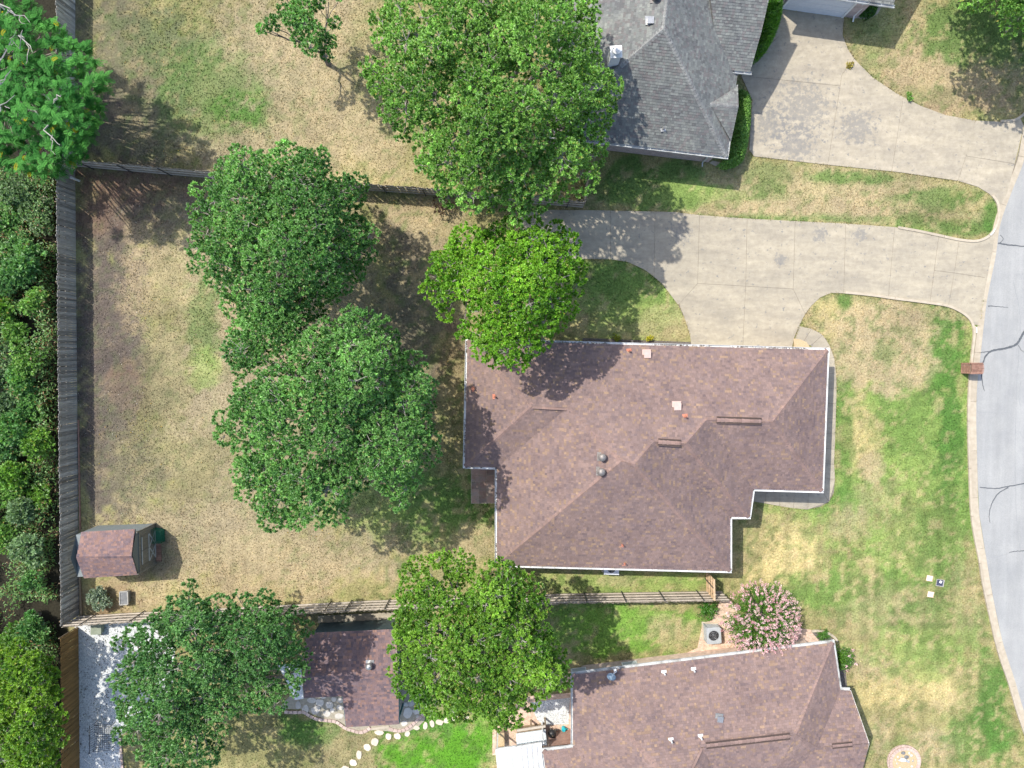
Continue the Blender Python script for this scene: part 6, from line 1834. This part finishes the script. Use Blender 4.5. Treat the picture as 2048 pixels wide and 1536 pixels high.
def patio_cover():
    a, b, c, d = at(991,1499,2.5), at(1084,1486,2.6), at(1092,1570,2.6), at(999,1580,2.5)
    root = empty('patio_cover', (a + c) / 2 - Vector((0, 0, 2.5)), 'white ribbed metal patio cover at the bottom edge', 'patio cover')
    n = 9
    for k in range(n):
        p, q = a.lerp(b, k / n), a.lerp(b, (k + 1) / n - .012); s, t = d.lerp(c, k / n), d.lerp(c, (k + 1) / n - .012)
        m = MB()
        m.poly([p, q, t, s]); m.poly([v - Vector((0, 0, .03)) for v in (s, t, q, p)])
        m.bar(p + Vector((.015, 0, .03)), s + Vector((.015, 0, .03)), 0.03, 0.06)
        m.build('panel', M['white'], root)
    MB().bar(a - Vector((0, 0, .06)), b - Vector((0, 0, .06)), 0.06, 0.12).build('fascia', M['gutter_old'], root)
    for p in (a, b): MB().box((p.x + .1, p.y - .1, 1.22), (.09, .09, 2.46)).build('post', M['white'], root)
patio_cover()
def spa():
    q = [at(1032,1468,0.95), at(1091,1460,0.95), at(1094,1490,0.95), at(1034,1496,0.95)]
    root = empty('covered_spa', (q[0] + q[2]) / 2 - Vector((0, 0, .95)), 'pale quilted spa cover beside the white patio cover', 'spa')
    o2 = [tuple(p)[:2] for p in q]
    MB().prism(inset(o2, .05), -.02, .85).build('tub', M['timber'], root)
    e1, e2 = (q[1] - q[0]) / 10, (q[3] - q[0]) / 5
    m = MB()
    for i in range(10):
        for j in range(5):
            b = q[0] + e1 * i + e2 * j; cc = b + e1 * .5 + e2 * .5 + Vector((0, 0, .03))
            cs = [b, b + e1, b + e1 + e2, b + e2]
            for u, v in zip(cs, cs[1:] + cs[:1]): m.poly([u, v, cc])
    m.prism(o2, .855, .945)
    m.build('cover', M['cover'], root)
spa()
pg = empty('timber_screen', at(1060,1460,0), 'weathered timber screen behind the covered spa', 'screen')
a, b = at(1034,1461,1.0), at(1091,1452,1.0)
MB().bar(a, b, .14, .09).build('beam', M['rail'], pg)
for p in (a, a.lerp(b, .5), b): MB().box((p.x, p.y, .47), (.1, .1, .95)).build('post', M['timber'], pg)
wb2 = empty('wood_planter', at(1000,1480,0), 'brown wooden planter box at the terrace corner', 'planter')
q = [at(993,1467,.5), at(1008,1465,.5), at(1009,1494,.5), at(993,1496,.5)]
for a, b in zip(q, q[1:] + q[:1]):
    MB().bar(Vector((a.x, a.y, .26)), Vector((b.x, b.y, .26)), .05, .50).build('side', M['timber'], wb2)
MB().prism(inset([tuple(p)[:2] for p in q], .03), .0, .42).build('soil', M['tan_soil'], wb2)
def grill(px, py):
    p = at(px, py, 0)
    root = empty('kettle_grill', p, 'black kettle grill on tripod legs on the brick terrace', 'grill')
    MB().lathe(p, [(.08, .48), (.22, .54), (.27, .66), (.27, .70), (.25, .80), (.15, .88), (.03, .91)], 20).build('kettle', M['black'], root, True)
    for k in range(3):
        a = 2.1 * k
        MB().tube([p + Vector((.15 * math.cos(a), .15 * math.sin(a), .55)), p + Vector((.30 * math.cos(a), .30 * math.sin(a), 0))], .015, 6).build('leg', M['galv'], root)
    MB().bar(p + Vector((-.05, 0, .94)), p + Vector((.05, 0, .94)), .02, .03).build('handle', M['timber'], root)
grill(1103, 1456)
p = at(1127,1455,0)
wc = empty('watering_can', p, 'turquoise watering can by the west wall of the corner house', 'watering can')
MB().lathe(p, [(.14, 0), (.15, .28), (.11, .32), (.09, .30)], 16).build('body', M['turq'], wc)
MB().tube([p + Vector((.1, .02, .08)), p + Vector((.26, .06, .34))], [.03, .02], 8).build('spout', M['turq'], wc)
MB().tube([p + Vector((-.12, 0, .26)), p + Vector((-.1, 0, .42)), p + Vector((.05, 0, .42)), p + Vector((.1, 0, .3))], .014, 6).build('handle', M['turq'], wc)
p = at(1113,1474,0)
hc = empty('hand_cart', p, 'small dark hand cart with upright handle on the brick terrace', 'cart')
MB().lathe(p + Vector((0, 0, .08)), [(.12, 0), (.19, .10), (.21, .14), (.18, .14), (.1, .04)], 16).build('tray', M['black'], hc)
for s in (-1, 1):
    MB().tube([p + Vector((s * .14, .1, .15)), p + Vector((s * .13, .42, .75))], .014, 6).build('handle', M['timber'], hc)
    MB().lathe(p + Vector((s * .18, 0, .0)), [(.07, 0), (.08, .03), (.07, .06)], 12).build('wheel', M['steel_dark'], hc)


# ------------------------------------------------------------------ wear: gutter debris, fallen leaves, ragged lawn edges
def wear():
    r = np.random.default_rng(77)
    def lines(pairs, per_m, z, off, spread):
        out = []
        for a, b in pairs:
            d = (b - a); L = d.length; d.normalize(); sd = Vector((d.y, -d.x, 0))
            n = int(L * per_m); t = np.sort(r.random(n)) * L
            dens = vnoise(t * 40 + a.x * 90, t * 0 + a.y * 90, 60, 3, 5) > 0.47
            t = t[dens]; o = off + r.normal(0, spread, len(t))
            out.append(np.stack([a.x + d.x * t + sd.x * o, a.y + d.y * t + sd.y * o, np.full(len(t), z) + r.uniform(0, .02, len(t))], -1))
        return np.concatenate(out)
    house = [o for o in bpy.data.objects if o.name.startswith('brown_roof_house')][0]
    C = lines([(VM['A'], VM['G']), (VM['G'], VM['F']), (VM['F'], VM['H']), (VM['B'], VM['A'])], 26, 2.66, 0.05, 0.028)
    C = C[np.isfinite(C[:, 0])]; n = len(C)
    # outside of each eave lies to the right when walked the other way round
    col = np.array((0.13, 0.10, 0.07)) * r.uniform(.4, 1.8, (n, 1))
    o = leaves('gutter_debris', C, r.normal(0, 1, (n, 3)) * [1, 1, .2], unit(r.normal(0, .3, (n, 3)) + [0, 0, 1]), r.uniform(.05, .11, n), r.uniform(.03, .05, n), col, M['leaf'], house)
    tag(o, kind='stuff')
    n = 2200; px, py = r.uniform(170, 1000, n), r.uniform(0, 1225, n)
    k = (vnoise(px, py, 120, 3, 44) > .5) & ~in_poly(px, py, HOUSE) & (px > 170)
    px, py = px[k], py[k]; n = len(px)
    C = at_np(px, py, 0 * px); C[:, 2] = .035
    w = r.random((n, 1)); col = np.where(w < .3, np.array((0.42, 0.30, 0.08)), np.array((0.20, 0.13, 0.075))) * r.uniform(.6, 1.3, (n, 1))
    o = leaves('fallen_leaves', C, r.normal(0, 1, (n, 3)) * [1, 1, .15], unit(r.normal(0, .3, (n, 3)) + [0, 0, 1]), r.uniform(.06, .13, n), r.uniform(.04, .08, n), col, M['leaf'], None)
    tag(o, 'fallen brown and yellow leaves scattered over the back lawn', 'fallen leaves', kind='stuff')
    V, cols = [], []
    for pl in (DRIVE, NEDRIVE, WALK):
        for a, b in zip(pl, pl[1:] + pl[:1]):
            if a[1] > 690 and b[1] > 690 and pl is DRIVE: continue
            if max(a[0], b[0]) > 1975 or (pl is WALK and max(a[0], b[0]) < 1640 and min(a[1], b[1]) > 670 and max(a[1], b[1]) < 1000): continue
            A, B = at(a[0], a[1], 0), at(b[0], b[1], 0); L = (B - A).length
            n = int(L * 40)
            t = r.random(n); jx, jy = r.normal(0, .045, n), r.normal(0, .045, n)
            V.append(np.stack([A.x + (B.x - A.x) * t + jx, A.y + (B.y - A.y) * t + jy], -1))
    P = np.concatenate(V); px, py = proj_np(P[:, 0], P[:, 1], 0.0); n = len(P)
    k = vnoise(px + 55, py + 55, 18, 3, 9) > 0.40; P, px, py = P[k], px[k], py[k]; n = len(P)
    col = ground_color(px, py, P[:, 0], P[:, 1]) * r.lognormal(0, .25, n)[:, None]
    m = r.random(n) < .3; col[m] = np.array((0.40, 0.33, 0.13)) * r.uniform(.7, 1.2, (m.sum(), 1))
    a = r.uniform(0, 2 * np.pi, n); w = r.uniform(.015, .035, n); la = r.uniform(0, 2 * np.pi, n); ll = r.uniform(.03, .11, n)
    T = np.empty((n, 3, 3))
    T[:, 0] = np.stack([P[:, 0] - np.cos(a) * w, P[:, 1] - np.sin(a) * w, np.full(n, .0)], -1)
    T[:, 1] = np.stack([P[:, 0] + np.cos(a) * w, P[:, 1] + np.sin(a) * w, np.full(n, .0)], -1)
    T[:, 2] = np.stack([P[:, 0] + np.cos(la) * ll, P[:, 1] + np.sin(la) * ll, r.uniform(.04, .10, n)], -1)
    o = mesh_np('edge_grass', T.reshape(-1, 3), 3, np.clip(col, .01, .8), M['grass'])
    tag(o, 'ragged grass creeping over the edges of the driveways and walk', 'grass', kind='stuff')
wear()
